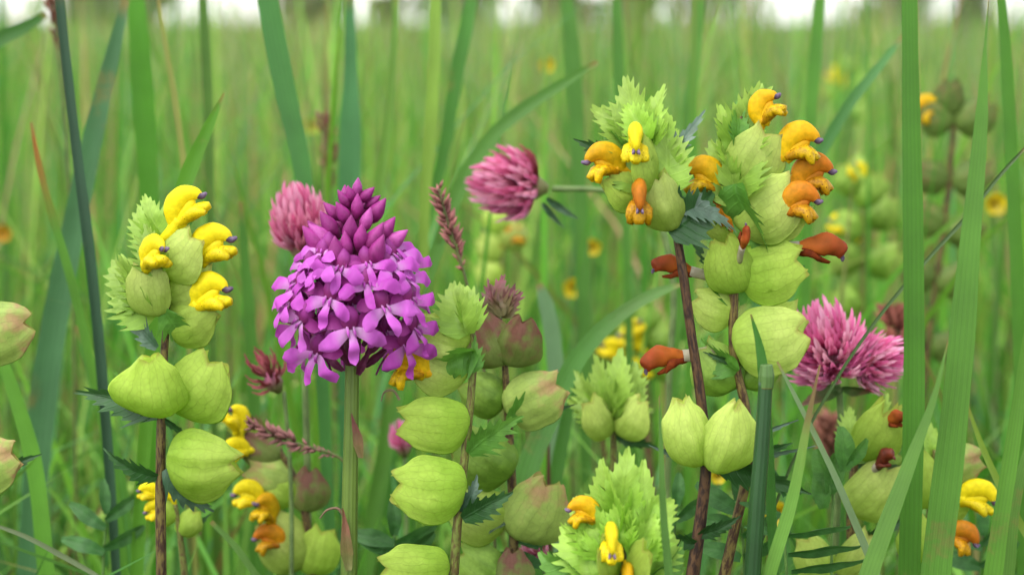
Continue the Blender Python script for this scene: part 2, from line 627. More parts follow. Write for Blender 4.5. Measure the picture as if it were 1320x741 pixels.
# ------------------------------------------------------------------ the setting: ground, meadow sward, far trees
def sheet_ground():
    n = 60
    V, F = [], []
    rows = [-3, -1, 0, .3, .6, 1, 1.6, 2.5, 4, 7, 12, 20, 35, 60, 120, 300, 1200]
    colsx = [-1, -.6, -.3, -.15, -.06, 0, .06, .15, .3, .6, 1]
    for y in rows:
        for x in colsx:
            w = 3 + abs(y) * 1.2
            V.append(Vector((x * w, y, 0.012 * noise.noise(Vector((x * w * 3, y * 3, 0))) if y < 20 else 0)))
    k = len(colsx)
    for i in range(len(rows) - 1):
        for j in range(k - 1):
            F.append((i * k + j, i * k + j + 1, (i + 1) * k + j + 1, (i + 1) * k + j))
    m = mat('soil', (78, 92, 44), None, trans=0, rough=.95, spec=.1, ns=30, amp=.5, bump=.5)
    o = link('ground', mesh('ground', V, F, [(0, 0, 0)] * len(V)), m)
    o['kind'] = 'structure'
    return o


sheet_ground()


def sward(name, label, bands, palette, seed, tip_tan=0.0, far=None):
    """many blades as one mesh: bands of (count, y0, y1, h0, h1, w0, w1, lean)"""
    g = np.random.default_rng(seed)
    pal = np.array([lin(c, .7)[:3] for c, _ in palette])
    pw = np.array([w for _, w in palette], float)
    pw /= pw.sum()
    VV, CC, FF, UU = [], [], [], []
    base = 0
    nr = 7
    t = np.linspace(0, 1, nr)
    fpal = np.array([lin(c, .7)[:3] for c, _ in (far or palette)])
    fpw = np.array([w for _, w in (far or palette)], float)
    fpw /= fpw.sum()
    for (n, y0, y1, h0, h1, w0, w1, lean, xk, xc) in bands:
        r = g.random(n)
        y = y0 + (y1 - y0) * r if y1 < 3 else y0 * (y1 / y0) ** r
        x = (g.random(n) * 2 - 1) * (xk * np.maximum(y, .2) + xc)
        h = h0 + (h1 - h0) * g.random(n) ** 1.7
        w = (w0 + (w1 - w0) * g.random(n)) * .5
        az = g.random(n) * 2 * np.pi
        ln = lean * h * (g.random(n) ** 1.8) + h * .7 * (g.random(n) < .3) * g.random(n)
        wa = (g.random(n) - .5) * 2.2           # facing of the blade
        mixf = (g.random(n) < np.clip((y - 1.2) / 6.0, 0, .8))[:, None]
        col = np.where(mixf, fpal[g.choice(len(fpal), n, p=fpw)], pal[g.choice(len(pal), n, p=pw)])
        col = col * (0.6 + 0.8 * g.random((n, 1)))
        tt = t[None, :]
        bx = x[:, None] + (np.cos(az) * ln)[:, None] * tt ** 2.2
        by = y[:, None] + (np.sin(az) * ln)[:, None] * tt ** 2.2
        bz = h[:, None] * (tt - 0.18 * (ln / h)[:, None] * tt ** 3)
        ww = w[:, None] * np.minimum(1, (0.55 + 0.6 * tt)) * np.maximum(0.02, 1 - np.maximum(0, tt - .35) ** 1.6 / .65 ** 1.6)
        tw = wa[:, None] + (g.random(n) - .5)[:, None] * 1.2 * tt
        dx, dyv = np.cos(tw), np.sin(tw)
        V = np.empty((n, nr, 2, 3))
        for s, sg in ((0, -1), (1, 1)):
            V[:, :, s, 0] = bx + sg * ww * dx
            V[:, :, s, 1] = by + sg * ww * dyv
            V[:, :, s, 2] = bz
        C = np.ones((n, nr, 2, 4))
        C[..., :3] = col[:, None, None, :]
        if tip_tan:
            tan = np.array(lin((168, 140, 96), .5)[:3])
            mk = (g.random(n) < tip_tan)[:, None, None, None] * np.clip((tt - .75) * 5, 0, 1)[:, :, None, None]
            C[..., :3] = C[..., :3] * (1 - mk) + tan * mk
        idx = base + np.arange(n * nr * 2).reshape(n, nr, 2)
        f = np.stack([idx[:, :-1, 0], idx[:, :-1, 1], idx[:, 1:, 1], idx[:, 1:, 0]], -1).reshape(-1, 4)
        VV.append(V.reshape(-1, 3))
        CC.append(C.reshape(-1, 4))
        FF.append(f)
        base += n * nr * 2
    V = np.concatenate(VV).astype(np.float32)
    C = np.concatenate(CC).astype(np.float32)
    F = np.concatenate(FF).astype(np.int32)
    me = bpy.data.meshes.new(name)
    me.vertices.add(len(V))
    me.vertices.foreach_set('co', V.ravel())
    me.loops.add(F.size)
    me.loops.foreach_set('vertex_index', F.ravel())
    me.polygons.add(len(F))
    me.polygons.foreach_set('loop_start', np.arange(0, F.size, 4, dtype=np.int32))
    me.polygons.foreach_set('loop_total', np.full(len(F), 4, dtype=np.int32))
    a = me.attributes.new('Col', 'FLOAT_COLOR', 'POINT')
    a.data.foreach_set('color', C.ravel())
    me.materials.append(None)
    me.update(calc_edges=True)
    me.polygons.foreach_set('use_smooth', [True] * len(me.polygons))
    o = link(name, me, mat('field', (90, 140, 50), None, trans=.36, rough=.5, spec=.3, ns=40, amp=.15, bump=0))
    o['kind'] = 'stuff'
    tag(o, label, 'grass')
    return o


GREENS = [((92, 154, 44), 5), ((116, 172, 52), 4), ((74, 136, 40), 4), ((92, 148, 84), 2), ((146, 178, 76), 2.5), ((156, 150, 86), 1.0), ((168, 136, 92), .6)]
FARG = [((150, 168, 96), 4), ((116, 164, 66), 5), ((180, 166, 122), 2), ((140, 160, 116), 3), ((166, 140, 110), .7)]  # far blades: dry-grass tans, plus distance haze greyed into the colours
sward('meadow_grass', 'soft green meadow grass filling the whole field behind the flowers',
      [(500, .58, .80, .10, .20, .0018, .0036, .5, .3, .12),
       (700, .66, 1.3, .16, .36, .002, .0055, .4, .3, .15),
       (1600, .66, 1.6, .16, .38, .0007, .0018, .5, .3, .15),
       (110, .62, 1.3, .18, .40, .0035, .0064, .4, .3, .15),
       (3200, 1.0, 2.6, .16, .42, .0012, .0045, .4, .32, .2),
       (5500, 2.4, 6.0, .16, .44, .0018, .005, .4, .36, .3),
       (4000, 6.0, 16., .16, .44, .004, .012, .4, .4, .3),
       (3500, 16., 60., .2, .42, .03, .08, .4, .5, .3)], GREENS, 5, tip_tan=.4, far=FARG)
sward('undergrowth', 'dark short grass and ground cover between the flower stems',
      [(2000, .49, .85, .09, .21, .002, .007, 1.1, .35, .1),
       (2600, -.5, .6, .04, .13, .002, .004, .8, .5, .3),
       (2600, .5, 1.1, .08, .19, .002, .0045, .9, .4, .15)],
      [((90, 146, 50), 3), ((74, 126, 54), 2), ((120, 170, 66), 4), ((120, 112, 62), .8), ((110, 76, 58), .4)], 9)


def far_tree(px, Y, h, rx, label, seed):
    q = random.Random(seed)
    p = P(px, 40, Y / YS)
    root = bpy.data.objects.new('tree', None)
    COL.objects.link(root)
    root.location = (p.x, p.y, 0)
    tag(root, label, 'tree', 'trees along the far edge of the meadow')
    parts = [tube(catmull([(0, 0, 0), (.1, 0, h * .3), (-.05, .1, h * .7)], 8), interp([.25, .16, .06], 8), 8)]
    for k in range(6):
        a = q.uniform(0, 6.28)
        z = h * q.uniform(.2, .6)
        parts.append(tube(catmull([(0, 0, z), (math.cos(a) * rx * .4, math.sin(a) * rx * .4, z + h * .12), (math.cos(a) * rx * .7, math.sin(a) * rx * .7, z + h * .22)], 5), interp([.08, .02], 5), 6))
    link('trunk', mesh('trunk', *merge(parts)), mat('bark', (96, 84, 70), None, trans=0, rough=.9, ns=4), root)
    V, F, U = [], [], []
    cl = [(Vector((q.gauss(0, .4) * rx, q.gauss(0, .4) * rx, h * q.uniform(.12, .95))), q.uniform(.2, .42) * rx) for _ in range(16)]
    for c, r in cl:
        for _ in range(80):
            d = Vector((q.gauss(0, 1), q.gauss(0, 1), q.gauss(0, 1))).normalized() * r * q.uniform(.5, 1) ** .5
            ctr = c + d
            if ctr.z < .1:
                continue
            s = q.uniform(.08, .2)
            ax = Vector((q.gauss(0, 1), q.gauss(0, 1), q.gauss(0, 1))).normalized()
            bx = ax.orthogonal().normalized()
            k = len(V)
            V += [ctr - ax * s, ctr + bx * s * .5, ctr + ax * s, ctr - bx * s * .5]
            U += [(0, 0, 0)] * 4
            F.append((k, k + 1, k + 2, k + 3))
    link('crown', mesh('crown', V, F, U, False), mat('leaf', (140, 152, 116), None, trans=.3, rough=.6, ns=.4, amp=.4, bump=0, k=.6), root)  # crown colour lightened to a grey-green that paints in distance haze


far_tree(112, 46, 1.6, .8, 'blurred far tree at the meadow edge above the curved grey blade', 1)
far_tree(195, 52, 2.0, 1.0, 'blurred far tree between the two pale sky gaps at upper left', 2)
far_tree(405, 50, 1.3, .9, 'small blurred far tree behind the broad leaning blade tops', 3)
far_tree(585, 44, 1.9, 1.2, 'blurred far tree rising behind the pale yellowish grass stalk', 4)
far_tree(715, 55, 1.7, 1.2, 'blurred far tree in the middle of the far meadow edge', 5)
far_tree(915, 48, 2.8, 1.5, 'tallest dark blurred far tree behind the twin rattle heads', 6)
far_tree(1170, 50, 2.0, 1.4, 'blurred far tree just behind the tall upright bright blade', 7)
far_tree(820, 52, 1.6, 1.0, 'low blurred far tree above the golden left rattle head', 9)
far_tree(505, 58, 1.2, .6, 'smallest blurred far tree above the orchid on its right', 10)
far_tree(1250, 54, 1.5, .6, 'rightmost blurred far tree beside the pale sky gap', 8)


# ------------------------------------------------------------------ rattle plants
RG = 'yellow rattle plants in the meadow'
# A: fresh one on the left
p = Plant('yellow_rattle', 'fresh yellow rattle with four clear yellow flowers standing to the left of the orchid', 'wildflower', .60, 209, RG)
p.stem([(208, 741), (207, 640), (208, 540), (212, 450), (216, 390), (214, 340), (206, 305)], [9, 8, 7, 7, 6, 5, 4, 3, 2], STB)
p.bract(203, 318, 128, 62, BRA, .42, roll=-20, dy=-6)
p.bract(206, 310, 108, 66, BRA, .34, roll=10, dy=-3)
p.bract(222, 300, 62, 62, BRAG, .30, nt=4, dy=-9, roll=35)
p.bract(196, 392, 142, 88, BRA, .42, nt=7, roll=-15, dy=-2)
p.bract(196, 402, 118, 84, BRA, .36, nt=7, roll=20, dy=-7)
p.calyx(206, 352, 48, 72, CALP, .92, e=12, dy=3)
p.calyx(214, 385, 27, 74, CALP, .95, e=5, dy=-4)
p.calyx(213, 424, 28, 72, CAL, .95, e=8, dy=-2)
p.calyx(203, 408, 98, 74, CALP, .8, e=8, dy=16, thick=.3)
p.flower(228, 287, 34, 58, 0, e=0, dy=6)
p.flower(187, 342, 26, 54, 0, e=40, dy=24, roll=-8)
p.flower(257, 333, 18, 60, 0, e=6, dy=4)
p.flower(251, 394, 14, 60, 0, e=10, dy=4)
p.leaf(211, 400, -62, 58, BRAG, .46, 6, depth=.5, fwd=1.3, roll=11, dy=16, curl=.9, name='bract')
p.leaf(203, 448, 140, 54, LEAFB, .38, 6, depth=.55, fwd=1.4, roll=-19, dy=10, curl=.9, name='bract')
p.calyx(226, 532, 56, 92, CAL, 1.0, e=6, dy=-6)
p.calyx(212, 535, 98, 86, CAL, 1.02, e=24, dy=10, thick=.62, tooth=.08, mouth=.1)
p.calyx(216, 588, -2, 98, CAL, .98, e=14, dy=10, thick=.6, mouth=.12)
p.leaf(205, 534, 158, 112, LEAF, .27, 8, sag=.2, roll=-12, depth=.45, fwd=1.2, curl=.4, dy=8)
p.leaf(200, 528, 140, 70, BRAG, .3, 6, roll=-11, depth=.55, fwd=1.3, dy=-4, name='bract')
p.leaf(204, 614, 170, 84, LEAF, .24, 7, sag=-.1, roll=-30, depth=.4, dy=6, curl=.6)
p.leaf(214, 604, -56, 92, LEAFB, .3, 7, roll=19, depth=.5, fwd=1.2, dy=14, curl=.8)
p.leaf(212, 540, -40, 40, LEAF, .2, 5, roll=28, dy=4)

p.bract(206, 352, 112, 66, BRA, .40, roll=-10, dy=24, curl=.7)
p.bract(198, 412, 142, 84, BRA, .42, nt=7, roll=-20, dy=4, curl=.7)
p.bract(216, 430, 60, 60, BRA, .34, nt=6, roll=30, dy=-10)

# B: green fruiting one right of the orchid
p = Plant('yellow_rattle', 'fruiting rattle with pale disc shaped seed cases stacked beside the orchid', 'wildflower', .60, 582, RG)
p.stem([(585, 741), (591, 660), (600, 580), (608, 500), (611, 440), (603, 405)], [7, 7, 6.5, 6, 5.5, 5, 4, 3], STG)
p.calyx(602, 624, 177, 96, CAL, .96, e=8, dy=8, thick=.27)
p.calyx(606, 542, 178, 93, CAL, .82, e=6, dy=6, thick=.27)
p.calyx(580, 730, 178, 92, CAL, .86, e=10, dy=8, thick=.27)
p.calyx(606, 478, 160, 82, CALP, .9, e=8, dy=-2, thick=.27)
p.calyx(606, 440, 158, 70, CALP, .85, e=8, dy=-6, thick=.27)
p.flower(545, 478, 186, 58, 4, e=14, dy=10)
p.bract(602, 432, 112, 76, BRA, .44, roll=-10, dy=4)
p.bract(604, 425, 88, 66, BRA, .34, roll=25, dy=-2)
p.bract(613, 452, 205, 74, BRAG, .36, nt=6, roll=-30, dy=16, curl=.6)
p.bract(606, 480, 80, 46, BRAG, .34, nt=5, roll=40, dy=10)
p.leaf(603, 583, 42, 84, BRAG, .34, 7, depth=.5, roll=22, dy=8, sag=-.25, curl=.3, name='bract')
p.leaf(596, 668, 30, 74, LEAF, .32, 7, depth=.45, roll=19, dy=10, sag=-.15, curl=.4)
p.leaf(596, 660, 60, 52, LEAFB, .3, 6, depth=.4, roll=28, dy=4, curl=.5)
p.stem([(515, 515), (506, 503), (496, 505), (491, 517)], [2.0, 1.6, 1.3, .8], mat('stem', (170, 160, 120), (150, 120, 90), trans=0, ns=300), 'dry_style', ground=False)

# C: reddish seed stage, just behind B
p = Plant('yellow_rattle', 'ripening rattle with maroon tinted seed cases on a brown stem behind the green one', 'wildflower', .635, 663, RG)
p.stem([(662, 741), (662, 670), (658, 590), (654, 520), (650, 460), (644, 410)], [8, 8, 7, 6, 6, 5, 4, 3], STB)
for (x, y, a, L, m, hr, e, dy) in ((652, 470, 116, 72, CALM, .9, 10, 4), (656, 472, 74, 70, CALM, .8, 20, 10), (650, 528, 28, 84, CALK, .9, 8, 4),
                                   (654, 520, 150, 66, CALG, .9, 5, -5), (660, 612, 140, 84, CALG, 1.0, 8, 4), (658, 668, 160, 86, CALP, .9, 8, 4),
                                   (664, 694, 62, 94, CALK, .95, 10, 6), (655, 765, 84, 62, CALM, .8, 5, 8), (655, 745, 150, 75, CALG, .9, 0, 0)):
    p.calyx(x, y, a, L, m, hr, e=e, dy=dy)
for (a, L, dy) in ((148, 44, 2), (120, 50, 6), (95, 56, 0), (70, 46, 5), (45, 42, 3), (105, 40, 12)):
    p.bract(645, 408, a, L, BRAM, .34, nt=5, roll=rnd.uniform(-30, 30), dy=dy, depth=.45)
p.leaf(655, 542, 42, 84, BRAG, .24, 6, roll=16, dy=16, depth=.35, name='bract')
p.leaf(657, 545, 20, 90, LEAF, .1, 6, roll=25, dy=2, sag=-.2, depth=.2)
p.leaf(662, 665, 15, 50, LEAF, .3, 6, roll=22, dy=16)
p.leaf(655, 668, 190, 76, LEAF, .2, 6, roll=22, dy=12)

# D1: dark stem, left one of the tall pair
p = Plant('yellow_rattle', 'tall rattle on a dark brown stem with its toothed head turned left, among ageing flowers', 'wildflower', .597, 890, RG)
p.stem([(893, 741), (903, 670), (910, 600), (903, 510), (891, 430), (880, 350), (871, 298), (856, 245), (838, 195)], [9, 9, 9, 8, 7, 6.5, 6, 6, 5, 4, 3], STD)
p.bract(830, 190, 108, 92, BRA, .40, nt=7, roll=-12, dy=0, curl=.5)
p.bract(826, 196, 132, 86, BRA, .38, nt=7, roll=20, dy=6, curl=.5)
p.bract(838, 192, 84, 84, BRA, .32, nt=7, roll=-35, dy=6, curl=.4)
p.bract(846, 215, 72, 78, BRAF, .34, nt=7, roll=25, dy=2)
p.bract(822, 205, 150, 62, BRAG, .36, nt=6, roll=-40, dy=12)
p.bract(838, 228, 138, 78, BRA, .4, nt=8, roll=-25, dy=16)
p.calyx(845, 240, 112, 66, CAL, .95, e=30, dy=14)
p.calyx(838, 250, 156, 64, CAL, .85, e=18, dy=8)
p.bract(846, 238, 100, 96, BRA, .36, nt=8, roll=20, dy=10)
p.calyx(868, 296, 108, 78, CALP, .72, e=16, dy=12, thick=.75)
p.flower(797, 218, 180, 53, 4, e=16, dy=20)
p.flower(818, 182, -92, 54, 0, e=64, dy=34)
p.flower(823, 256, -92, 54, 1, e=62, dy=34)
p.leaf(858, 212, 54, 86, LEAFB, .16, 7, roll=-22, dy=4, sag=.05, depth=.45, curl=.4)
p.leaf(796, 200, 160, 60, LEAF, .22, 6, roll=-28, dy=-4, sag=.1)
p.leaf(862, 300, 34, 88, LEAF, .5, 7, roll=11, dy=18, depth=.35, curl=.9)
p.leaf(872, 268, 10, 74, LEAFB, .28, 7, roll=-22, dy=10, sag=-.5, depth=.4, curl=.6)
p.calyx(903, 600, 106, 100, CALP, .64, e=14, dy=8, thick=.85, mouth=.16, tooth=.1)
p.calyx(920, 607, 76, 102, CALP, .7, e=18, dy=16, thick=.8, mouth=.12, tooth=.12)
p.leaf(915, 596, -16, 146, LEAF, .16, 10, roll=25, dy=10, sag=-.12, depth=.3, curl=.25, relief=.012)
p.leaf(905, 590, 176, 72, LEAFB, .13, 8, roll=-33, dy=6, sag=-.08, depth=.3)
p.leaf(922, 588, 28, 120, LEAFB, .07, 9, roll=28, dy=-4, sag=-.22, depth=.3)
p.leaf(925, 592, 4, 134, LEAFB, .06, 10, roll=30, dy=2, sag=-.06, depth=.3)
p.leaf(900, 690, 20, 62, LEAF, .22, 7, roll=22, dy=8)
p.leaf(898, 700, 170, 60, LEAF, .25, 7, roll=-22, dy=8)

p.bract(828, 240, 122, 76, BRA, .42, nt=7, roll=-15, dy=24, curl=.9)
p.bract(852, 248, 76, 92, BRA, .38, nt=8, roll=15, dy=20, curl=.7)
p.bract(842, 262, 150, 66, BRA, .4, nt=6, roll=-15, dy=14, curl=.9)
p.bract(834, 182, 118, 60, BRAF, .42, nt=6, roll=0, dy=26, curl=.9)

# D2: tall one with the big yellow-to-brown flower row
p = Plant('yellow_rattle', 'tallest rattle with golden to rust brown hooded flowers pointing right and left', 'wildflower', .605, 930, RG)
p.stem([(930, 760), (945, 690), (966, 580), (960, 520), (948, 470), (946, 370), (948, 260), (950, 190), (955, 150)], [8, 8, 8, 7, 6.5, 6, 6, 6, 5, 4, 3], STB)
p.bract(948, 200, 72, 98, BRA, .36, nt=8, roll=-10, dy=4, curl=.4)
p.bract(945, 215, 98, 80, BRA, .36, nt=7, roll=25, dy=0, curl=.4)
p.bract(962, 172, 66, 68, BRA, .34, nt=6, roll=-30, dy=-4)
p.bract(946, 240, 122, 66, BRA, .42, nt=6, roll=-20, dy=8)
p.bract(950, 190, 84, 60, BRAG, .3, nt=6, roll=20, dy=10)
p.calyx(946, 238, 60, 84, CALP, .92, e=8, dy=6, thick=.27)
p.calyx(948, 290, 36, 92, CALP, .95, e=8, dy=10, thick=.27)
p.calyx(952, 278, 14, 92, CALP, .85, e=4, dy=4, thick=.27)
p.calyx(952, 256, 174, 50, CALP, .9, e=4, dy=-2)
p.calyx(952, 296, 165, 46, CALP, .8, e=4, dy=-6)
p.flower(982, 157, 48, 46, 4, e=14, dy=14)
p.flower(1012, 199, 10, 55, 4, e=8, dy=12)
p.flower(1030, 238, 8, 55, 1, e=-4, dy=2)
p.flower(1012, 272, 4, 53, 1, e=14, dy=20)
p.flower(924, 242, 168, 54, 4, e=8, dy=6)
p.flower(938, 284, 150, 52, 1, e=4, dy=4)
p.bract(950, 236, -74, 102, BRAG, .4, nt=6, roll=48, dy=24, depth=.35)
p.calyx(950, 352, 14, 86, CAL, 1.0, e=8, dy=6, thick=.27)
p.calyx(958, 376, 112, 78, CAL, .8, e=16, dy=8)
p.flower(1020, 320, -5, 78, 2, e=4, dy=2)
p.flower(956, 322, 84, 46, 2, e=35, dy=36, roll=180)
p.leaf(950, 372, 132, 84, LEAF, .26, 7, roll=16, dy=-8, depth=.35)
p.leaf(990, 380, 35, 62, LEAF, .2, 6, roll=16, dy=-10)
p.calyx(952, 402, 160, 62, CALP, .9, e=4, dy=-6)
p.flower(898, 352, 172, 66, 2, e=0, dy=-8)
p.calyx(944, 442, 14, 94, CALP, 1.0, e=10, dy=12, thick=.27)
p.calyx(960, 440, 28, 84, CALP, .9, e=-6, dy=-10, thick=.27)
p.calyx(950, 500, 128, 76, CALG, .9, e=4, dy=-6)
p.calyx(960, 500, 60, 60, CALG, .85, e=0, dy=-14)
p.flower(890, 458, 194, 72, 2, e=4, dy=-2)
p.leaf(950, 470, 158, 46, LEAF, .14, 6, roll=-22, dy=14, sag=.1)
p.leaf(966, 585, 10, 60, LEAF, .2, 6, roll=22, dy=-4)

p.bract(947, 255, 74, 100, BRA, .34, nt=8, roll=-12, dy=16, curl=.6)
p.bract(946, 262, 112, 62, BRA, .42, nt=6, roll=-15, dy=14, curl=.6)
p.bract(952, 300, 25, 84, BRA, .34, nt=7, roll=-20, dy=-12, curl=.5)

p.bract(952, 395, 118, 78, BRAG, .36, nt=6, roll=25, dy=-12)
p.bract(950, 478, 150, 62, BRAG, .36, nt=6, roll=-25, dy=12, curl=.8)
p.bract(952, 488, 48, 84, BRA, .34, nt=6, roll=30, dy=-16)
p.bract(948, 352, 150, 56, BRA, .4, nt=6, roll=-20, dy=10, curl=.8)

# E: bushy young head at the bottom
p = Plant('yellow_rattle', 'young lime green rattle head at the bottom edge with spiky overlapping bracts', 'wildflower', .55, 803, RG)
p.stem([(803, 800), (802, 740), (800, 660)], [8, 8, 7, 6, 4], STG)
for (x, y, a, L, h, ro, dy, m) in ((800, 690, 88, 128, .30, 0, 0, BRAF), (795, 695, 108, 118, .32, -15, 6, BRAF), (808, 695, 66, 118, .3, 15, 6, BRAF),
                                   (788, 712, 136, 104, .38, -12, 14, BRAF), (815, 712, 44, 106, .38, 12, 14, BRAF), (788, 738, 158, 112, .4, -10, 18, BRAF),
                                   (818, 738, 20, 96, .42, 10, 18, BRAF), (800, 705, 92, 72, .4, 0, 26, BRAF), (782, 720, 118, 70, .42, -10, 24, BRAF),
                                   (822, 722, 62, 72, .42, 15, 24, BRAF), (790, 760, 170, 120, .34, -25, 10, BRAG), (820, 760, 12, 110, .34, 25, 10, BRAG), (815, 760, 40, 90, .4, 5, 22, BRAF), (785, 770, 130, 80, .4, 0, 30, BRAF)):
    p.bract(x + (800 - x) * .1, y, a + (90 - a) * .12 if 0 < a < 180 else a, L * .9, m, h, nt=8, roll=ro + rnd.uniform(-14, 14), dy=dy, curl=rnd.uniform(.4, 1.2), depth=.24, wav=.12)
p.calyx(795, 740, 112, 60, CAL, .8, e=40, dy=26)
p.calyx(810, 745, 70, 60, CAL, .8, e=40, dy=26)
p.flower(787, 690, -90, 54, 0, e=58, dy=56)
p.flower(766, 668, 172, 44, 4, e=8, dy=4)
p.flower(808, 738, -90, 44, 4, e=50, dy=50)

# F
p = Plant('yellow_rattle', 'fading rattle with two small dark rust flowers below the twin pink clover', 'wildflower', .645, 1098, RG)
p.stem([(1099, 741), (1097, 660), (1100, 610), (1108, 570)], [8, 7, 6, 6, 5, 4], STB)
p.calyx(1106, 592, 66, 82, CAL, .8, e=14, dy=6, mouth=.26, tooth=.3)
p.calyx(1094, 660, 52, 90, CALP, .8, e=10, dy=4, mouth=.26, tooth=.3)
p.calyx(1085, 745, 62, 76, CALP, .75, e=10, dy=4)
p.calyx(1070, 745, 120, 70, CALP, .75, e=10, dy=0)
p.calyx(1115, 600, 20, 50, CALG, .8, e=0, dy=-8)
p.flower(1140, 546, 30, 50, 2, e=52, dy=16, roll=20)
p.flower(1128, 604, 55, 50, 3, e=45, dy=16)
p.bract(1100, 580, 100, 58, BRA, .34, roll=-20, dy=-2)
p.bract(1112, 570, 60, 70, BRA, .3, roll=20, dy=-6)
p.leaf(1104, 600, -5, 90, LEAFB, .1, 7, roll=28, dy=2)
p.leaf(1098, 700, 20, 90, LEAF, .16, 7, roll=22, dy=8)

# G
p = Plant('yellow_rattle', 'rattle partly hidden by the broad blade at right with one drooping yellow flower', 'wildflower', .65, 1195, RG)
p.stem([(1196, 741), (1198, 690), (1202, 620), (1206, 580)], [8, 7, 6, 6, 5, 4], STG)
p.calyx(1200, 655, 106, 80, CAL, .75, e=10, dy=6)
p.calyx(1204, 596, 8, 64, CALK, .9, e=6, dy=2)
p.calyx(1198, 722, 112, 66, CAL, .85, e=12, dy=6)
p.calyx(1210, 660, 20, 40, CAL, .85, e=0, dy=-4)
p.flower(1240, 642, -18, 52, 0, e=14, dy=8)
p.flower(1224, 690, -28, 44, 1, e=26, dy=8)
p.bract(1204, 590, 100, 56, BRA, .34, roll=20)
p.leaf(1204, 640, 30, 70, LEAFB, .14, 7, roll=25, dy=-2)

# H
p = Plant('yellow_rattle', 'pink rimmed rattle seed cases cut off by the left picture edge', 'wildflower', .60, -45, RG)
p.stem([(-45, 741), (-48, 600), (-44, 480), (-42, 400)], [8, 8, 7, 6, 6, 5], STB)
p.calyx(-44, 428, 10, 88, CALK, 1.0, e=6, dy=4)
p.calyx(-48, 600, 16, 76, CALK, 1.0, e=6, dy=4)
p.leaf(-8, 612, 28, 66, LEAF, .16, 6, roll=19, dy=2, sag=-.15)

# I
p = Plant('yellow_rattle', 'blurred rattle with pinkish seed cases and bunched yellow flowers low between two stems', 'wildflower', .69, 402, RG)
p.stem([(404, 741), (398, 690), (385, 630), (360, 580), (335, 545)], [8, 7, 6, 6, 5, 4, 3], STB)
for (x, y, a, L, m, hr) in ((362, 590, 145, 62, CALM, .8), (380, 620, 160, 66, CALK, .8), (390, 660, 80, 62, CALM, .8), (388, 640, 150, 60, CAL, .8), (400, 725, 130, 84, CALP, .9), (395, 740, 70, 70, CAL, .8), (345, 560, 160, 50, CAL, .8)):
    p.calyx(x, y, a, L, m, hr, e=8)
for (x, y, a, L, st, e) in ((308, 556, 120, 40, 0, 20), (318, 580, 200, 36, 0, 20), (335, 645, 178, 42, 0, 10), (350, 668, 140, 42, 4, 40), (362, 700, 180, 42, 1, 12)):
    p.flower(x, y, a, L, st, e=e, dy=14)
p.bract(340, 555, 150, 44, BRAM, .34)

# J .. N : softer ones farther off
p = Plant('yellow_rattle', 'tall dull olive rattle with stacked seed cases, blurred behind the broad right blade', 'wildflower', .92, 1180, RG)
p.stem([(1180, 741), (1188, 520), (1205, 380), (1222, 250), (1232, 120)], [7, 7, 7, 6, 5, 4, 3], STB)
for (x, y, a, L) in ((1230, 160, 150, 52), (1232, 165, 40, 56), (1228, 150, 95, 48), (1224, 230, 165, 50), (1226, 235, 20, 54), (1218, 290, 150, 50), (1216, 300, 20, 52), (1206, 360, 160, 46), (1206, 370, 30, 50), (1196, 440, 150, 46), (1196, 450, 20, 44), (1190, 480, 120, 40)):
    p.calyx(x, y, a, L, CALD, .9, e=8)
p.flower(1208, 140, 205, 38, 4, e=10)
p = Plant('yellow_rattle', 'soft pale rattle head with spiky bracts in the gap left of the rust flowers', 'wildflower', .68, 790, RG)
p.stem([(792, 741), (792, 640), (790, 550)], [7, 7, 6, 5, 4], STG)
for (a, L, dy) in ((150, 66, 4), (128, 84, 8), (108, 92, 2), (86, 100, 6), (66, 88, 3), (44, 74, 8), (28, 60, 2)):
    p.bract(790, 548, a, L, BRA, .34, nt=7, roll=rnd.uniform(-25, 25), dy=dy)
p.calyx(788, 560, 120, 60, CALP, .8, e=20, dy=10)
p.calyx(796, 560, 60, 60, CALP, .8, e=20, dy=10)
p.leaf(792, 560, -20, 60, LEAF, .2, 6, roll=22)
p = Plant('yellow_rattle', 'blurred rattle with a column of small yellow flowers behind the pale spiky head', 'wildflower', .92, 835, RG)
p.stem([(838, 741), (838, 600), (834, 500), (830, 430)], [7, 6, 6, 5, 4, 3], STG)
for (x, y, a, L) in ((834, 470, 150, 42), (834, 440, 140, 44), (836, 480, 40, 46), (834, 450, 50, 46), (832, 430, 90, 40)):
    p.calyx(x, y, a, L, CALG, .9, e=8)
for (x, y, a) in ((822, 446, 160), (825, 480, 180), (796, 462, 150), (815, 440, 60)):
    p.flower(x, y, a, 34, 0, e=12, dy=10)
p = Plant('yellow_rattle', 'blurred rattle with two yellow flowers on its left, right of the tallest rattle', 'wildflower', .98, 1112, RG)
p.stem([(1112, 741), (1112, 500), (1114, 330), (1112, 220)], [7, 6, 6, 5, 4, 3], STG)
for (x, y, a, L) in ((1114, 300, 150, 46), (1116, 290, 50, 50), (1112, 250, 120, 48), (1112, 340, 150, 50), (1116, 345, 30, 50), (1114, 270, 80, 50), (1110, 400, 140, 46)):
    p.calyx(x, y, a, L, CALG, .9, e=8)
p.flower(1104, 240, 110, 36, 0, e=10)
p.flower(1094, 300, 160, 36, 0, e=10)
p.bract(1112, 240, 95, 50, BRA, .3)
p = Plant('yellow_rattle', 'small hazy yellow green rattle far back above the twin clover', 'wildflower', 1.7, 1090, RG)
p.stem([(1092, 741), (1092, 400), (1090, 120)], [4, 4, 4, 3, 2], STG)
for (x, y, a, L) in ((1090, 125, 140, 34), (1090, 120, 40, 36), (1090, 105, 90, 34), (1092, 150, 30, 30)):
    p.calyx(x, y, a, L, CALG, .9)
p.flower(1086, 108, 150, 28, 0)
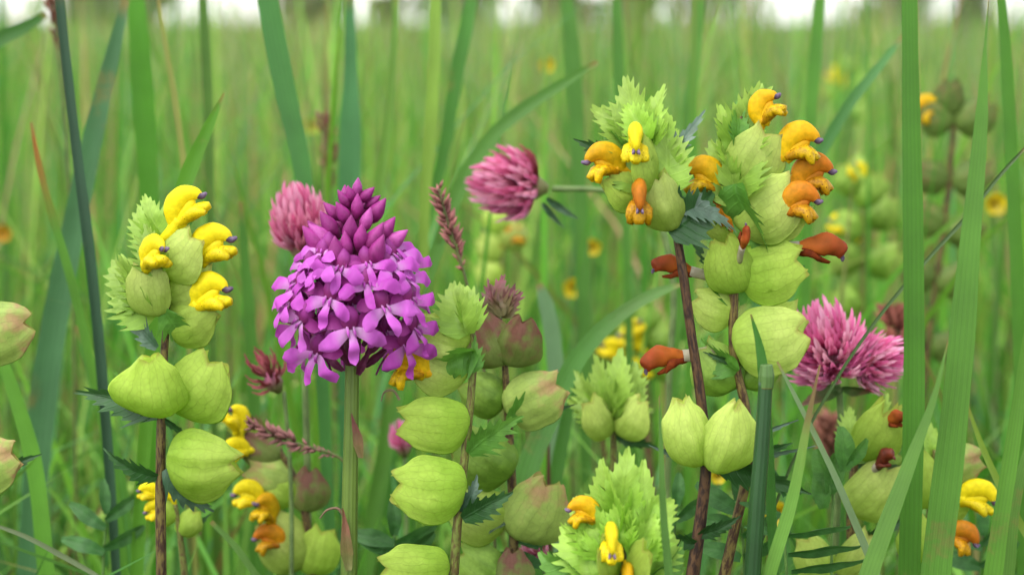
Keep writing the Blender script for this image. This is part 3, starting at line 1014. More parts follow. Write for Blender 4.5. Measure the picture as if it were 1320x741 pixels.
p = Plant('yellow_rattle', 'small yellow flowered rattle peeping out behind the lower stem of the fresh left one', 'wildflower', .66, 236, RG)
p.stem([(238, 741), (232, 690), (226, 650)], [6, 6, 5, 4, 3], STG)
p.calyx(228, 670, 140, 44, CAL, .85)
p.calyx(232, 690, 60, 40, CAL, .85)
for (x, y, a) in ((202, 640, 170), (212, 660, 190), (222, 640, 80)):
    p.flower(x, y, a, 30, 0, e=15)
p.leaf(230, 690, 30, 50, LEAF, .2, 6, roll=22)
p = Plant('yellow_rattle', 'hazy pale rattle with one orange flower under the nodding clover head', 'wildflower', .98, 650, RG)
p.stem([(652, 741), (650, 500), (648, 280)], [5, 5, 4, 3, 2], STG)
for (x, y, a, L) in ((648, 330, 140, 40), (648, 320, 60, 42), (648, 300, 100, 42), (650, 360, 150, 40)):
    p.calyx(x, y, a, L, CALP, .9)
p.flower(654, 312, 20, 30, 1)


# ------------------------------------------------------------------ the orchid
def strip(pts_w, nacross=7, cup=0.0, normal=(1, 0, 0)):
    """petal-like sheet along a path [(point, half width)], across direction = normal x tangent"""
    V, F, U = [], [], []
    nrm = Vector(normal)
    n = len(pts_w)
    for i, (p, w) in enumerate(pts_w):
        tn = (pts_w[min(i + 1, n - 1)][0] - pts_w[max(i - 1, 0)][0]).normalized()
        b = nrm.cross(tn).normalized()
        nn = tn.cross(b)
        for j in range(nacross):
            s = 2 * j / (nacross - 1) - 1
            V.append(p + b * (w * s) + nn * (cup * w * (s * s - .4)))
            U.append((i / (n - 1), .5 + .5 * s, 0))
    for i in range(n - 1):
        for j in range(nacross - 1):
            k = i * nacross + j
            F.append((k, k + 1, k + nacross + 1, k + nacross))
    return V, F, U


def lobe(p0, p1, w, bend=(0, 0, 0), n=10, blunt=.5, cup=-.25, na=7):
    p0, p1 = Vector(p0), Vector(p1)
    path = catmull([p0, p0.lerp(p1, .5) + Vector(bend), p1], n)
    ws = []
    for i in range(n + 1):
        t = i / n
        ws.append(w * (0.42 + .58 * min(1, t / .55)) * (max(0.0, 1 - max(0, (t - .62) / .38) ** 2.2) ** blunt) + 1e-4)
    return strip(list(zip(path, ws)), na, cup)


def floret_meshes():
    lip = merge([lobe((.02, 0, 0), (.16, 0, -.6), .095, (.07, 0, 0)),
                 lobe((.015, .03, -.03), (.12, .55, -.29), .145, (.08, .02, .03)),
                 lobe((.015, -.03, -.03), (.12, -.55, -.29), .145, (.08, -.02, .03)),
                 tube([Vector((.03, .05, .06)), Vector((.10, .055, -.04)), Vector((.11, .06, -.12))], [.02, .03, .008], 6),
                 tube([Vector((.03, -.05, .06)), Vector((.10, -.055, -.04)), Vector((.11, -.06, -.12))], [.02, .03, .008], 6)])
    se = lobe((-.03, .05, .02), (-.12, .46, .17), .13, (.05, .02, .05), blunt=.8, cup=.3)
    hood = tube(catmull([(-.06, 0, .0), (-.05, 0, .14), (.0, 0, .28), (.07, 0, .4)], 10), interp([.09, .14, .15, .12, .02], 10), 12, 1.1, (0, 1, 0))
    spur = tube(catmull([(-.02, 0, -.03), (-.25, 0, -.12), (-.5, .02, -.3), (-.7, .05, -.55)], 10), interp([.04, .03, .022], 10), 6)
    ov = tube(catmull([(-.04, 0, .05), (-.35, 0, .0), (-.75, 0, -.15)], 8), interp([.05, .07, .05], 8), 8)
    return [mesh(n, *g) for n, g in (('lip', lip), ('sepal', se), ('hood', hood), ('spur', spur), ('ovary', ov))]


LIPM = [mat('petal', c1, c2, trans=.3, rough=.55, spec=.2, amp=.14, ns=4, u0=.0, u1=.5, bump=.15, k=.66)
        for c1, c2 in (((240, 188, 238), (216, 104, 214)), ((234, 172, 232), (208, 90, 204)), ((228, 158, 224), (200, 80, 194)))]
SEPM = mat('petal', (180, 66, 160), (172, 54, 150), trans=.28, rough=.55, spec=.2, amp=.2, ns=4, bump=.15, k=.52)
HOODM = mat('petal', (178, 64, 140), (178, 66, 160), trans=.2, rough=.55, spec=.2, amp=.25, ns=4, bump=.15, k=.52)
BUDM = mat('petal', (146, 34, 108), (176, 56, 146), trans=.25, rough=.5, spec=.3, amp=.3, ns=4, bump=.2, k=.64)
BUDL = mat('petal', (168, 48, 128), (200, 88, 176), trans=.28, rough=.5, spec=.3, amp=.3, ns=4, bump=.2, k=.66)
OVM = mat('petal', (110, 40, 70), (130, 50, 90), trans=.1, rough=.55, amp=.25, ns=4, k=.5)
OBRM = mat('petal', (122, 40, 84), (140, 52, 100), trans=.15, rough=.55, amp=.3, ns=4, k=.5)

orc = Plant('pyramidal_orchid', 'bright magenta pyramid shaped orchid spike on a smooth green stem', 'orchid', .60, 450)
ORS = mat('blade', (126, 156, 62), None, trans=.1, rough=.42, spec=.45, ns=120, amp=.18, bump=.3)
orc.stem([(450, 741), (451, 640), (453, 540), (454, 460)], [12, 11.5, 11, 10.5, 9.5, 9], ORS, squarish=.03, nseg=16)
orc.stem([(454, 470), (455, 400), (457, 320), (460, 245)], [10, 12, 9, 4], OVM, name='flower_axis', ground=False)
orc.leaf(466, 590, 97, 62, mat('leaf', (140, 120, 76), (150, 92, 90), trans=.2, rough=.5, ns=5, amp=.25), .14, 4, depth=.0, roll=-35, dy=12, curl=-.2, name='sheath')
SHE = mat('stem', (164, 138, 104), (132, 96, 76), trans=0, rough=.6, ns=300)
orc.leaf(449, 735, 95, 84, mat('leaf', (140, 140, 80), (156, 104, 82), trans=.2, rough=.5, ns=5, amp=.25), .1, 4, depth=.0, roll=20, dy=14, curl=-.1, name='sheath')
orc.stem([(446, 685), (444, 668), (435, 655), (422, 657), (412, 668)], [2.2, 2.4, 2, 1.5, .8], SHE, name='sheath_tip', ground=False)
LIP, SEP, HOO, SPU, OVA = floret_meshes()
LIPS = []
for k in range(5):                                    # no two lips ruffled quite alike
    me = LIP.copy()
    for v_ in me.vertices:
        c_ = v_.co
        d_ = Vector([noise.noise(c_ * 3.2 + Vector((k * 7.7, j * 3.1, 0))) for j in range(3)])
        v_.co = c_ + Vector((d_.x * .16, d_.y * .07, d_.z * .07)) * min(1, (abs(c_.y) + abs(c_.z)) * 2)
    LIPS.append(me)


def face_matrix(base, yaw, pitch, roll, s):
    x = Vector((math.sin(yaw) * math.cos(pitch), -math.cos(yaw) * math.cos(pitch), math.sin(pitch)))
    z = (Vector((0, 0, 1)) - x * x.z).normalized()
    y = z.cross(x)
    q = Matrix.Rotation(roll, 3, x)
    y, z = q @ y, q @ z
    M = Matrix.Identity(4)
    for i in range(3):
        M[i][0], M[i][1], M[i][2], M[i][3] = x[i] * s, y[i] * s, z[i] * s, base[i]
    return M


def orc_r(y):
    return np.interp(y, [240, 270, 310, 340, 380, 420, 455, 480], [8, 24, 48, 68, 84, 88, 70, 40])


def floret(px, py, size, yaw=None, pitch=None, roll=0, dz=None, k=0, back=False):
    ax = 456
    r = orc_r(py)
    dx = px - ax
    f = max(-.98, min(.98, dx / (r * 1.12)))
    ya = math.asin(f) if yaw is None else R(yaw)
    if back:
        ya = math.pi - ya
    dep = (math.sqrt(max(0.02, 1 - f * f)) * r * (-1 if back else 1)) if dz is None else dz
    pi_ = R(np.interp(py, [320, 380, 440, 480], [38, 22, 2, -12])) if pitch is None else R(pitch)
    M = face_matrix(orc.pt(px, py, dep), ya, pi_, R(roll), size * S())
    o = orc.put('floret', LIPS[(k * 3 + int(px)) % 5], LIPM[k % 3], M)
    o.material_slots[0].material = LIPM[k % 3]
    link('hood', HOO, HOODM, o)
    link('sepal', SEP, SEPM, o)
    link('sepal', SEP, SEPM, o, Matrix.Diagonal((1, -1, 1, 1)))
    link('spur', SPU, SEPM, o)
    link('ovary', OVA, OVM, o)
    return o


FL = [(452, 424, 68, 2, 2, 0), (422, 386, 64, -16, 14, -14), (474, 367, 62, 12, 34, 10), (499, 397, 62, 20, 14, 10), (403, 456, 62, -22, -6, -14),
      (528, 446, 60, 34, -10, 16), (383, 414, 62, -58, 4, -26), (378, 370, 60, -56, 24, -16), (535, 388, 60, 52, 10, 24), (412, 344, 58, -34, 40, -12),
      (512, 344, 58, 38, 38, 12), (541, 424, 56, 66, -2, 26), (368, 392, 54, -72, 14, -14), (536, 358, 54, 62, 28, 14), (395, 352, 54, -62, 30, -12),
      (452, 394, 56, 0, 16, 4), (500, 428, 56, 24, 0, 8), (424, 418, 54, -22, 4, -8), (470, 348, 50, 10, 44, 4), (438, 362, 52, -10, 34, -6), (400, 330, 52, -52, 30, -8), (520, 330, 52, 50, 30, 8), (436, 346, 52, -14, 26, -6), (478, 340, 50, 14, 28, 6), (410, 322, 48, -40, 26, -8), (516, 316, 48, 44, 26, 8), (545, 342, 48, 60, 20, 14), (382, 344, 48, -60, 20, -14)]
for k, (x, y, s, ya, pi_, ro) in enumerate(FL):
    inner = 15 <= k < 20
    x = 455 + (x - 455) * (.84 if y < 362 else .93)
    r = orc_r(y)
    f = min(.95, abs(x - 456) / (r * 1.12))
    floret(x, y, s * (.85 if inner else 1.12) * rnd.uniform(.92, 1.12), ya + rnd.uniform(-9, 9), pi_ + rnd.uniform(-9, 9), ro + rnd.uniform(-9, 9), dz=math.sqrt(1 - f * f) * r * (.5 if inner else 1.0), k=k)
for k in range(16):                                   # the far side of the spike
    y = 345 + k * 7.4
    a = k * 2.4
    floret(456 + math.sin(a) * orc_r(y) * .9, y, 56, k=k + 1, back=True, roll=rnd.uniform(-12, 12))
BUD = mesh('bud', *tube(catmull([(0, 0, 0), (.25, 0, 0), (.6, 0, .02), (1, 0, .06)], 12), interp([.07, .15, .215, .245, .215, .125, .02], 12), 12, .95, (0, 1, 0)))
buds = [(447, 320, 34), (452, 299, 34), (472, 287, 32), (461, 269, 28), (484, 275, 32), (444, 277, 32), (431, 275, 30), (427, 293, 36), (420, 308, 36),
        (481, 311, 38), (495, 300, 38), (452, 252, 24), (461, 244, 22), (471, 253, 24), (445, 259, 26), (479, 262, 26), (412, 304, 32), (466, 308, 34), (434, 330, 38), (486, 326, 40), (410, 314, 38), (506, 312, 38)]
for (x, y, L) in buds:
    r = orc_r(y)
    f = max(-.95, min(.95, (x - 458) / (r * 1.15)))
    dep = math.sqrt(1 - f * f) * r * rnd.uniform(.7, 1.0)
    ang = 90 - f * 58 + rnd.uniform(-13, 13)
    L *= rnd.uniform(.85, 1.15)
    rad = R(ang)
    M = mat_side(orc.pt(x - math.cos(rad) * L * .5, y + math.sin(rad) * L * .5, dep), ang, rnd.uniform(6, 24), rnd.uniform(-30, 30), L * S() * 1.22)
    orc.put('bud', BUD, BUDM if rnd.random() < .75 else BUDL, M)
for k in range(11):
    y = 258 + k * 6.5
    a = math.pi * .55 + (k * 2.4) % 2.9
    x = 458 + math.sin(a * 2.1 + 1) * orc_r(y) * .7
    M = mat_side(orc.pt(x, y + 12, -orc_r(y) * .5), 90 - (x - 458) * .5, -14, 0, 32 * S())
    orc.put('bud', BUD, BUDM, M)
OB = leaf_mesh(5, half=.12, nt=5, depth=0, fold=.5, curl=.4)
OBm = mesh('floral_bract', *OB)
for k in range(30):
    y = 320 + k * 5.2
    a = k * 2.399
    r = orc_r(y) * .25
    M = mat_flat(orc.pt(456 + math.sin(a) * r, y + 12, math.cos(a) * r), 90 - math.sin(a) * 55, math.degrees(math.cos(a)) * .5, 0, 46 * S())
    orc.put('floral_bract', OBm, OBRM, M)


# ------------------------------------------------------------------ clovers
def clover_floret():
    st = lobe((0, 0, 0), (0, 0, 1), .05, (.05, 0, .0), 12, .35, .9)
    wl = lobe((.03, .02, .1), (.06, .05, .82), .05, (.05, .0, 0), 8, .6, .6, 5)
    wr = lobe((.03, -.02, .1), (.06, -.05, .82), .05, (.05, .0, 0), 8, .6, .6, 5)
    # standard petal folds back at its tip
    V = [v + Vector((-.12 * max(0, v.z - .6) ** 1.5 * 3, 0, 0)) for v in st[0]]
    tb = tube(catmull([(0, 0, 0), (.02, 0, .3), (.03, 0, .55)], 6), interp([.035, .04, .025], 6), 6)
    return mesh('floret', *merge([(V, st[1], st[2]), wl, wr, tb]))


CLF = clover_floret()
CLM = [mat('petal', c1, c2, trans=.45, rough=.6, spec=.15, amp=.12, ns=4, u0=.25, u1=.8, bump=.1, k=.85) for c1, c2 in
       (((216, 100, 146), (230, 142, 190)), ((206, 80, 130), (222, 118, 176)), ((226, 140, 172), (240, 182, 214)))]
CLR = [mat('petal', c1, c2, trans=.45, rough=.6, spec=.15, amp=.12, ns=4, u0=.25, u1=.8, bump=.1, k=.85) for c1, c2 in
       (((200, 88, 126), (222, 134, 176)), ((188, 66, 108), (214, 112, 160)), ((212, 120, 150), (232, 166, 198)))]
CLW = [mat('petal', (150, 84, 74), (186, 84, 96), trans=.1, rough=.6, amp=.3, ns=5, k=.5)]
CLREC = mat('petal', (150, 150, 90), (206, 110, 150), trans=.3, rough=.6, ns=5, amp=.2, k=.6)
CLG = mat('leaf', (98, 134, 70), (150, 110, 90), trans=.2, rough=.6, ns=5, amp=.3)


def clover_head(p, px, py, a, e, rad, n, mats, spread=2.0, dy=0, name='head'):
    """rad in photo pixels; (px,py) the base of the head; a/e the direction its top points"""
    x, _, _ = orient(a, e)
    base = p.pt(px, py, dy)
    s = rad * S(p.Y)
    q = random.Random(int(px * 3 + py))
    zx = x.orthogonal().normalized()
    zy = x.cross(zx)
    rec = tube([base - x * s * .05, base + x * s * .25, base + x * s * .55, base + x * s * .8], [s * .10, s * .32, s * .30, s * .04], 10)
    p.put('receptacle', rec, CLREC)
    for i in range(n):
        t = (i + .5) / n
        th = spread * math.sqrt(t) * .98
        ph = i * 2.39996 + q.uniform(-.15, .15)
        th += q.uniform(-.08, .08)
        d = (x * math.cos(th) + (zx * math.cos(ph) + zy * math.sin(ph)) * math.sin(th)).normalized()
        d = (d + x * .15).normalized()
        st = base + x * s * (.62 - .5 * t) + d * s * .16
        L = s * q.uniform(.86, 1.06) * (1.05 - .15 * t)
        ref = (x - d * d.dot(x))
        ref = ref.normalized() if ref.length > .05 else zx
        # local X toward the head's top so the standard folds outward
        X = -ref
        Yv = d.cross(X)
        wid = L * 1.15
        M = Matrix.Identity(4)
        for r_ in range(3):
            M[r_][0], M[r_][1], M[r_][2], M[r_][3] = X[r_] * wid, Yv[r_] * wid, d[r_] * L, st[r_]
        p.put('floret', CLF, CLW[0] if t > .86 and q.random() < .35 else mats[q.randrange(len(mats))], M)
    for i in range(9):
        ph = i * .7
        d = (zx * math.cos(ph) + zy * math.sin(ph)) * .8 + x * .45
        d.normalize()
        M = Matrix.Identity(4)
        Yv = x.cross(d).normalized()
        Z = d.cross(Yv)
        for r_ in range(3):
            M[r_][0], M[r_][1], M[r_][2], M[r_][3] = d[r_] * s * .5, Yv[r_] * s * .5, Z[r_] * s * .5, (base + x * s * .05)[r_]
        p.put('sepal', SEPC, CLG, M)


SEPC = mesh('sepal', *leaf_mesh(3, half=.1, nt=4, depth=0, fold=.3, curl=-.4))
CSTEM = mat('stem', (120, 150, 84), (140, 166, 96), trans=.1, rough=.6, ns=200)
CG = 'red clover plants'
c = Plant('red_clover', 'pink clover with two merged flower heads beside the tallest rattle', 'clover', .665, 1075, CG)
c.stem([(1075, 741), (1080, 640), (1084, 560), (1082, 500)], [5, 5, 4.5, 4, 4], CSTEM)
clover_head(c, 1078, 484, 108, 12, 60, 150, CLM, 1.75)
clover_head(c, 1100, 474, 20, 12, 44, 100, CLM, 1.7, dy=-8)
c.leaf(1085, 500, 200, 60, CLG, .2, 4, depth=0, roll=40)
c.leaf(1085, 500, -10, 50, CLG, .2, 4, depth=0, roll=40)
c = Plant('red_clover', 'nodding pink clover head on a stalk arching in from behind the dark stemmed rattle', 'clover', .735, 850, CG)
c.stem([(858, 741), (862, 500), (862, 330), (842, 272), (790, 248), (712, 243)], [4, 4, 4, 4, 4, 4, 3.5, 4], CSTEM)
clover_head(c, 703, 243, 172, 8, 58, 110, CLR, 1.35)
c.leaf(705, 255, -38, 50, LEAFB, .12, 4, depth=0, roll=30)
c.leaf(700, 262, -55, 44, LEAFB, .12, 4, depth=0, roll=30)
c = Plant('red_clover', 'rose pink clover head half hidden behind the left of the orchid', 'clover', .70, 398, CG)
c.stem([(398, 741), (396, 600), (392, 450), (390, 345)], [5, 5, 4.5, 4, 4], CSTEM)
clover_head(c, 396, 338, 98, 10, 62, 90, CLR, .95)
c = Plant('red_clover', 'withered dull red clover head below the left of the orchid', 'clover', .68, 372, CG)
c.stem([(376, 741), (374, 600), (366, 505)], [3, 3, 3, 2.5], CSTEM)
clover_head(c, 360, 504, 120, 10, 38, 18, CLW, 1.3)
c = Plant('red_clover', 'small bright pink clover bud low beside the young lime rattle', 'clover', .66, 706, CG)
c.stem([(712, 760), (708, 735)], [3, 3, 3], CSTEM)
clover_head(c, 707, 728, 130, 10, 34, 20, CLM, .7)
c = Plant('red_clover', 'tiny pink clover spot between orchid stem and green seed cases', 'clover', .76, 522, CG)
c.stem([(522, 741), (524, 640), (522, 590)], [3, 3, 3, 2.5], CSTEM)
clover_head(c, 522, 588, 100, 10, 30, 22, CLM, .9)


# ------------------------------------------------------------------ grass: single blades, stalks and seed heads
def blade(label, pts, w, Y, c1, c2=None, face=0.0, trans=.36, fold=.25, group='single grass blades', name='grass_plant', extend=True):
    """pts from tip down in photo pixels; w half widths in pixels from tip down"""
    Ys = Y if isinstance(Y, (list, tuple)) else [Y] * len(pts)
    w3 = [P(x, y, yy) for (x, y), yy in zip(pts, Ys)]
    ww = [v * S(yy) for v, yy in zip(np.interp(np.linspace(0, 1, len(pts)), np.linspace(0, 1, len(w)), w), Ys)]
    if extend:
        d = (w3[-1] - w3[-2])
        if d.z > -1e-4:
            d = Vector((0, 0, -1))
        d = Vector((d.x * .5, d.y * .5, d.z))
        k = w3[-1].z / -d.z
        g = w3[-1] + d * k
        lim = .08
        g.x = max(w3[-1].x - lim, min(w3[-1].x + lim, g.x))
        g.y = max(w3[-1].y - lim, min(w3[-1].y + lim, g.y))
        g.z = 0
        mid = w3[-1].lerp(g, .5)
        mid.x = mid.x * .6 + (w3[-1].x + d.x * k * .5) * .4
        w3 += [mid, g]
        ww += [ww[-1] * .9, ww[-1] * .6]
    n = 9 * (len(w3) - 1)
    path = catmull(w3, n)
    rad = np.interp(np.linspace(0, 1, n + 1), np.linspace(0, 1, len(ww)), ww)
    base = Vector((path[-1].x, path[-1].y, path[-1].z if extend else 0))
    V, F, U = [], [], []
    cols = [-1, -.55, 0, .55, 1]
    sd_ = int(pts[0][0] * 13 + pts[0][1])
    for i, p in enumerate(path):
        tn = (path[min(i + 1, n)] - path[max(i - 1, 0)]).normalized()
        view = (CAM - p).normalized()
        tw = face + .5 * noise.noise(Vector((sd_ * .37, i / n * 2.2, .5)))
        b = tn.cross(view).normalized()
        q = Matrix.Rotation(tw, 3, tn)
        b = q @ b
        nn = b.cross(tn)
        wob = 1 + .08 * noise.noise(Vector((i * .21, sd_ * .11, 2.0)))
        for cc in cols:
            V.append(p - base + b * (rad[i] * cc * wob) + nn * (fold * rad[i] * (abs(cc) - .4)))
            U.append((i / n, .5 + .5 * cc, 0))
    m_ = len(cols)
    for i in range(n):
        for j in range(m_ - 1):
            F.append((i * m_ + j, i * m_ + j + 1, (i + 1) * m_ + j + 1, (i + 1) * m_ + j))
    me = mesh(name, V, F, U)
    mt = mat('blade', c1, c2, trans=trans, rough=.45, spec=.35, ns=60, amp=.18, bump=.25, u0=.0, u1=.45)
    o = link(name, me, mt, None, Matrix.Translation(base))
    tag(o, label, 'grass', group)
    return o


G1, G2, G3, G4, GB, GD = (96, 160, 48), (112, 170, 58), (80, 142, 44), (134, 180, 74), (92, 146, 96), (58, 104, 50)
blade('tall bright green blade standing upright and leaving the top at right', [(1172, -60), (1174, 100), (1177, 300), (1178, 500), (1172, 741)], [9, 11, 13, 14, 14], .565, G1)
blade('broad ribbed green blade with long fine tip, widest in the right foreground', [(1274, 0), (1270, 60), (1266, 140), (1250, 320), (1232, 520), (1206, 741)], [.6, 2, 8, 14, 18, 20], .56, (112, 172, 62), fold=.15)
blade('bright blade leaning along the lower right picture edge', [(1345, 330), (1325, 430), (1310, 540), (1280, 741)], [3, 6, 9, 12], .565, G2)
blade('blurred blade leaving the top right corner', [(1286, -60), (1296, 60), (1304, 200), (1314, 420), (1320, 741)], [4, 7, 9, 9, 8], .72, G1)
blade('pale young blade crossing in front of the brown flowered rattle at lower right', [(1222, 440), (1205, 510), (1172, 600), (1120, 741)], [.8, 4, 10, 13], .555, (126, 180, 74), c2=None, face=.4)
blade('slim pale blade slanting before the clover stalk, its tip reddish', [(1057, 470), (1042, 540), (1022, 640), (992, 741)], [1, 4.5, 8, 10], .56, (150, 120, 80), (128, 182, 74), face=.3)
blade('thin glaucous blade slanting down right from the tallest rattle', [(1002, 466), (1030, 520), (1070, 600), (1105, 680), (1130, 741)], [1.5, 3, 4, 5, 5], .585, (146, 176, 124))
blade('narrow yellowish blade slanting right behind the broad right blade', [(1246, 520), (1268, 580), (1296, 640), (1340, 720)], [1.5, 4, 5, 5], .62, (150, 184, 66))
blade('short bright leaf sheath tip above the thick dark stalk', [(968, 405), (978, 440), (984, 475), (986, 500)], [1.5, 5, 8, 9], .565, (84, 146, 60), face=.5)
blade('faint thin upright blade in front of the young lime rattle', [(850, 510), (852, 580), (855, 660), (862, 741)], [1, 3, 5, 6], .535, (118, 172, 78))
blade('broad arching blade bending left below the dark stemmed rattle', [(880, 366), (850, 376), (800, 405), (750, 455), (712, 530), (680, 610), (668, 741)], [2, 7, 9, 12, 16, 18, 16], .70, (118, 166, 76), c2=(92, 150, 60), face=.2)
blade('pale glaucous rounded blade tip right of the maroon rattle', [(695, 366), (704, 392), (712, 430), (716, 470), (716, 600)], [5, 10, 11, 11, 9], .78, (132, 172, 122))
blade('broad blue green blade leaning over the top left centre, slanting down right', [(338, -40), (352, 40), (368, 120), (384, 190), (396, 260), (410, 420)], [13, 14, 14, 12, 10, 8], .74, (86, 148, 70))
blade('single pointed bright leaf tip above the fresh left rattle', [(289, 120), (268, 165), (246, 215), (225, 280), (205, 400)], [1, 7, 10, 11, 9], .68, (110, 174, 52))
blade('dark blue green upright stalk blade at upper left', [(72, -40), (84, 70), (98, 190), (116, 330), (132, 490), (150, 741)], [6, 6, 6.5, 7, 7, 6], .70, (64, 104, 72), fold=.6, trans=.15)
blade('blurred blue green blade leaning right beside the dark stalk', [(162, 0), (148, 60), (126, 150), (106, 240), (60, 480), (40, 700)], [5, 9, 12, 14, 18, 16], .78, (96, 150, 96))
blade('wide fresh green blurred blade at upper left near the sky gap', [(172, -40), (180, 60), (186, 150), (192, 260), (196, 420)], [10, 13, 14, 12, 10], .80, (92, 162, 38))
blade('pale yellow dry stalk leaning right in the upper left', [(204, 0), (212, 50), (224, 120), (236, 210), (240, 320)], [2, 3, 4, 4, 3], .76, (172, 180, 90))
blade('blurred olive green blade between sky gaps at upper left', [(260, -30), (264, 50), (268, 120), (270, 220)], [5, 6, 7, 6], .86, (96, 140, 52))
blade('pale lime upright stalk above the orchid on its right', [(562, -40), (560, 60), (556, 150), (548, 260), (545, 420)], [7, 8, 8, 7, 6], .80, (150, 190, 72))
blade('blue green blurred blade straight above the orchid tip', [(450, -20), (452, 80), (452, 160), (450, 260), (448, 400)], [5, 8, 13, 15, 12], .84, (88, 150, 88))
blade('thin light green stalk to the upper right of the orchid tip', [(512, -30), (506, 90), (498, 180), (486, 260), (470, 380)], [4, 5, 6, 7, 6], .82, (124, 172, 66))
blade('soft green blade crossing diagonally right of the orchid top', [(612, -20), (600, 40), (588, 100), (575, 180), (540, 330)], [7, 9, 9, 8, 7], .86, (92, 156, 60))
blade('blurred blade arching up right from behind the nodding clover', [(770, 80), (730, 105), (690, 130), (645, 165), (610, 210), (560, 330)], [3, 6, 8, 9, 10, 9], .80, (102, 160, 58))
blade('blurred diagonal blade slanting behind the tallest rattle head', [(1165, 46), (1130, 90), (1098, 130), (1064, 185), (1010, 300)], [3, 6, 7, 8, 8], .80, (96, 156, 80))
blade('thin dark wiry stem crossing diagonally at the right edge', [(1330, 182), (1290, 225), (1250, 275), (1200, 330), (1140, 400), (1090, 470)], [2, 2.4, 2.6, 2.6, 2.4, 2], .61, (74, 104, 46), trans=.1, fold=.7)
blade('blurred bent blade entering at the far upper left corner', [(60, 18), (30, 36), (0, 50), (-40, 80)], [4, 8, 10, 10], .84, (92, 148, 68))
blade('orange tinged blade tip left of the dark upright stalk', [(40, 158), (52, 220), (68, 280), (86, 340), (120, 480)], [1.5, 4, 5, 6, 6], .72, (190, 120, 50), (104, 164, 52))
blade('bright green blade rising from the lower left corner', [(-5, 440), (16, 500), (40, 580), (60, 741)], [4, 9, 11, 11], .70, (116, 180, 60))
blade('greyish drooping blade lying across the bottom left corner', [(-20, 672), (30, 690), (80, 716), (130, 745)], [2, 3, 3.5, 3], .62, (150, 170, 120), fold=.6)
blade('blurred slanted blade behind the fresh left rattle stem', [(100, 420), (122, 500), (150, 600), (170, 741)], [4, 7, 9, 9], .78, (98, 160, 56))
blade('upright green blade behind the gap between the left rattle and the orchid', [(310, 260), (318, 360), (326, 480), (330, 741)], [3, 7, 9, 9], .80, (100, 162, 58))
blade('blurred green blade behind the stem of the orchid on its right', [(502, 500), (494, 580), (480, 660), (470, 741)], [4, 8, 9, 9], .78, (104, 160, 58))
blade('light blade slanting down behind the orchid stem bottom left', [(272, 672), (300, 700), (330, 741)], [3, 4, 5], .66, (120, 168, 76))
blade('blurred tall blade left of the tallest rattle head', [(905, -20), (898, 60), (888, 150), (880, 260)], [5, 7, 8, 7], .88, (98, 156, 56))
blade('blurred tall blade right of the tallest rattle head', [(1060, -30), (1052, 60), (1046, 150), (1042, 260)], [6, 8, 8, 7], .88, (96, 158, 50))
blade('blurred upright blade above the golden left rattle head', [(794, -20), (796, 50), (800, 130), (806, 260)], [5, 7, 7, 6], .9, (94, 152, 56))
blade('blurred upright blade above the nodding clover', [(728, -20), (736, 50), (742, 130), (748, 260)], [8, 10, 11, 9], .92, (100, 158, 62))
blade('blurred green blade behind the maroon seed cases on the right', [(742, 470), (730, 540), (716, 620), (700, 741)], [3, 8, 10, 10], .74, (90, 152, 56))
blade('blurred blade beside the right edge low down', [(1330, 560), (1310, 640), (1300, 741)], [5, 8, 8], .60, (118, 170, 70))

# thick dark stalk with its node
o = Plant('grass_stalk', 'thick dark green smooth stalk cut by the bottom edge in front of the tall rattles', 'grass', .56, 968)
o.stem([(970, 741), (976, 650), (983, 560), (987, 492)], [12, 12, 11.5, 11, 10, 9], mat('blade', (48, 92, 44), None, trans=.08, rough=.38, spec=.5, ns=90, amp=.2, bump=.25), squarish=0, nseg=16)
o.stem([(987, 500), (988, 484), (988, 470)], [9.5, 10, 7.5], mat('blade', (118, 160, 84), None, trans=.2, rough=.45, ns=90, amp=.2), name='node', ground=False, nseg=14)


def seed_spike(label, pts, Y, rad, n, col, px):
    s_ = Plant('grass_seed_head', label, 'grass', Y, px, 'flowering grass heads')
    q = random.Random(int(px))
    p3 = [s_.pt(*t) for t in pts]
    path = catmull(p3, n)
    s_.stem([(px, 741)] * 1 + list(reversed(pts)), [2.2, 2.2, 2, 1.8, 1.2], mat('stem', (130, 120, 70), (110, 130, 66), trans=0, ns=200), jit=.02)
    parts = []
    for i, pp in enumerate(path[:-1]):
        tn = (path[i] - path[i + 1]).normalized()
        t = i / n
        r = rad * (0.45 + 1.1 * math.sin(math.pi * min(1, .15 + t * .8))) * S(Y)
        for k in range(3):
            a = q.uniform(0, 6.28)
            o1 = tn.orthogonal().normalized()
            o2 = tn.cross(o1)
            d = (tn * q.uniform(.8, 1.5) + (o1 * math.cos(a) + o2 * math.sin(a))).normalized()
            b = pp + (o1 * math.cos(a) + o2 * math.sin(a)) * r * .25
            L = r * q.uniform(1.0, 1.6)
            parts.append(tube([b, b + d * L * .4, b + d * L], [L * .1, L * .17, L * .02], 5))
    g = s_.put('spikelets', merge(parts), mat('petal', col, tuple(min(255, int(v * 1.12)) for v in col), trans=.15, rough=.6, ns=300, amp=.3, k=.5))
    g['kind'] = 'stuff'


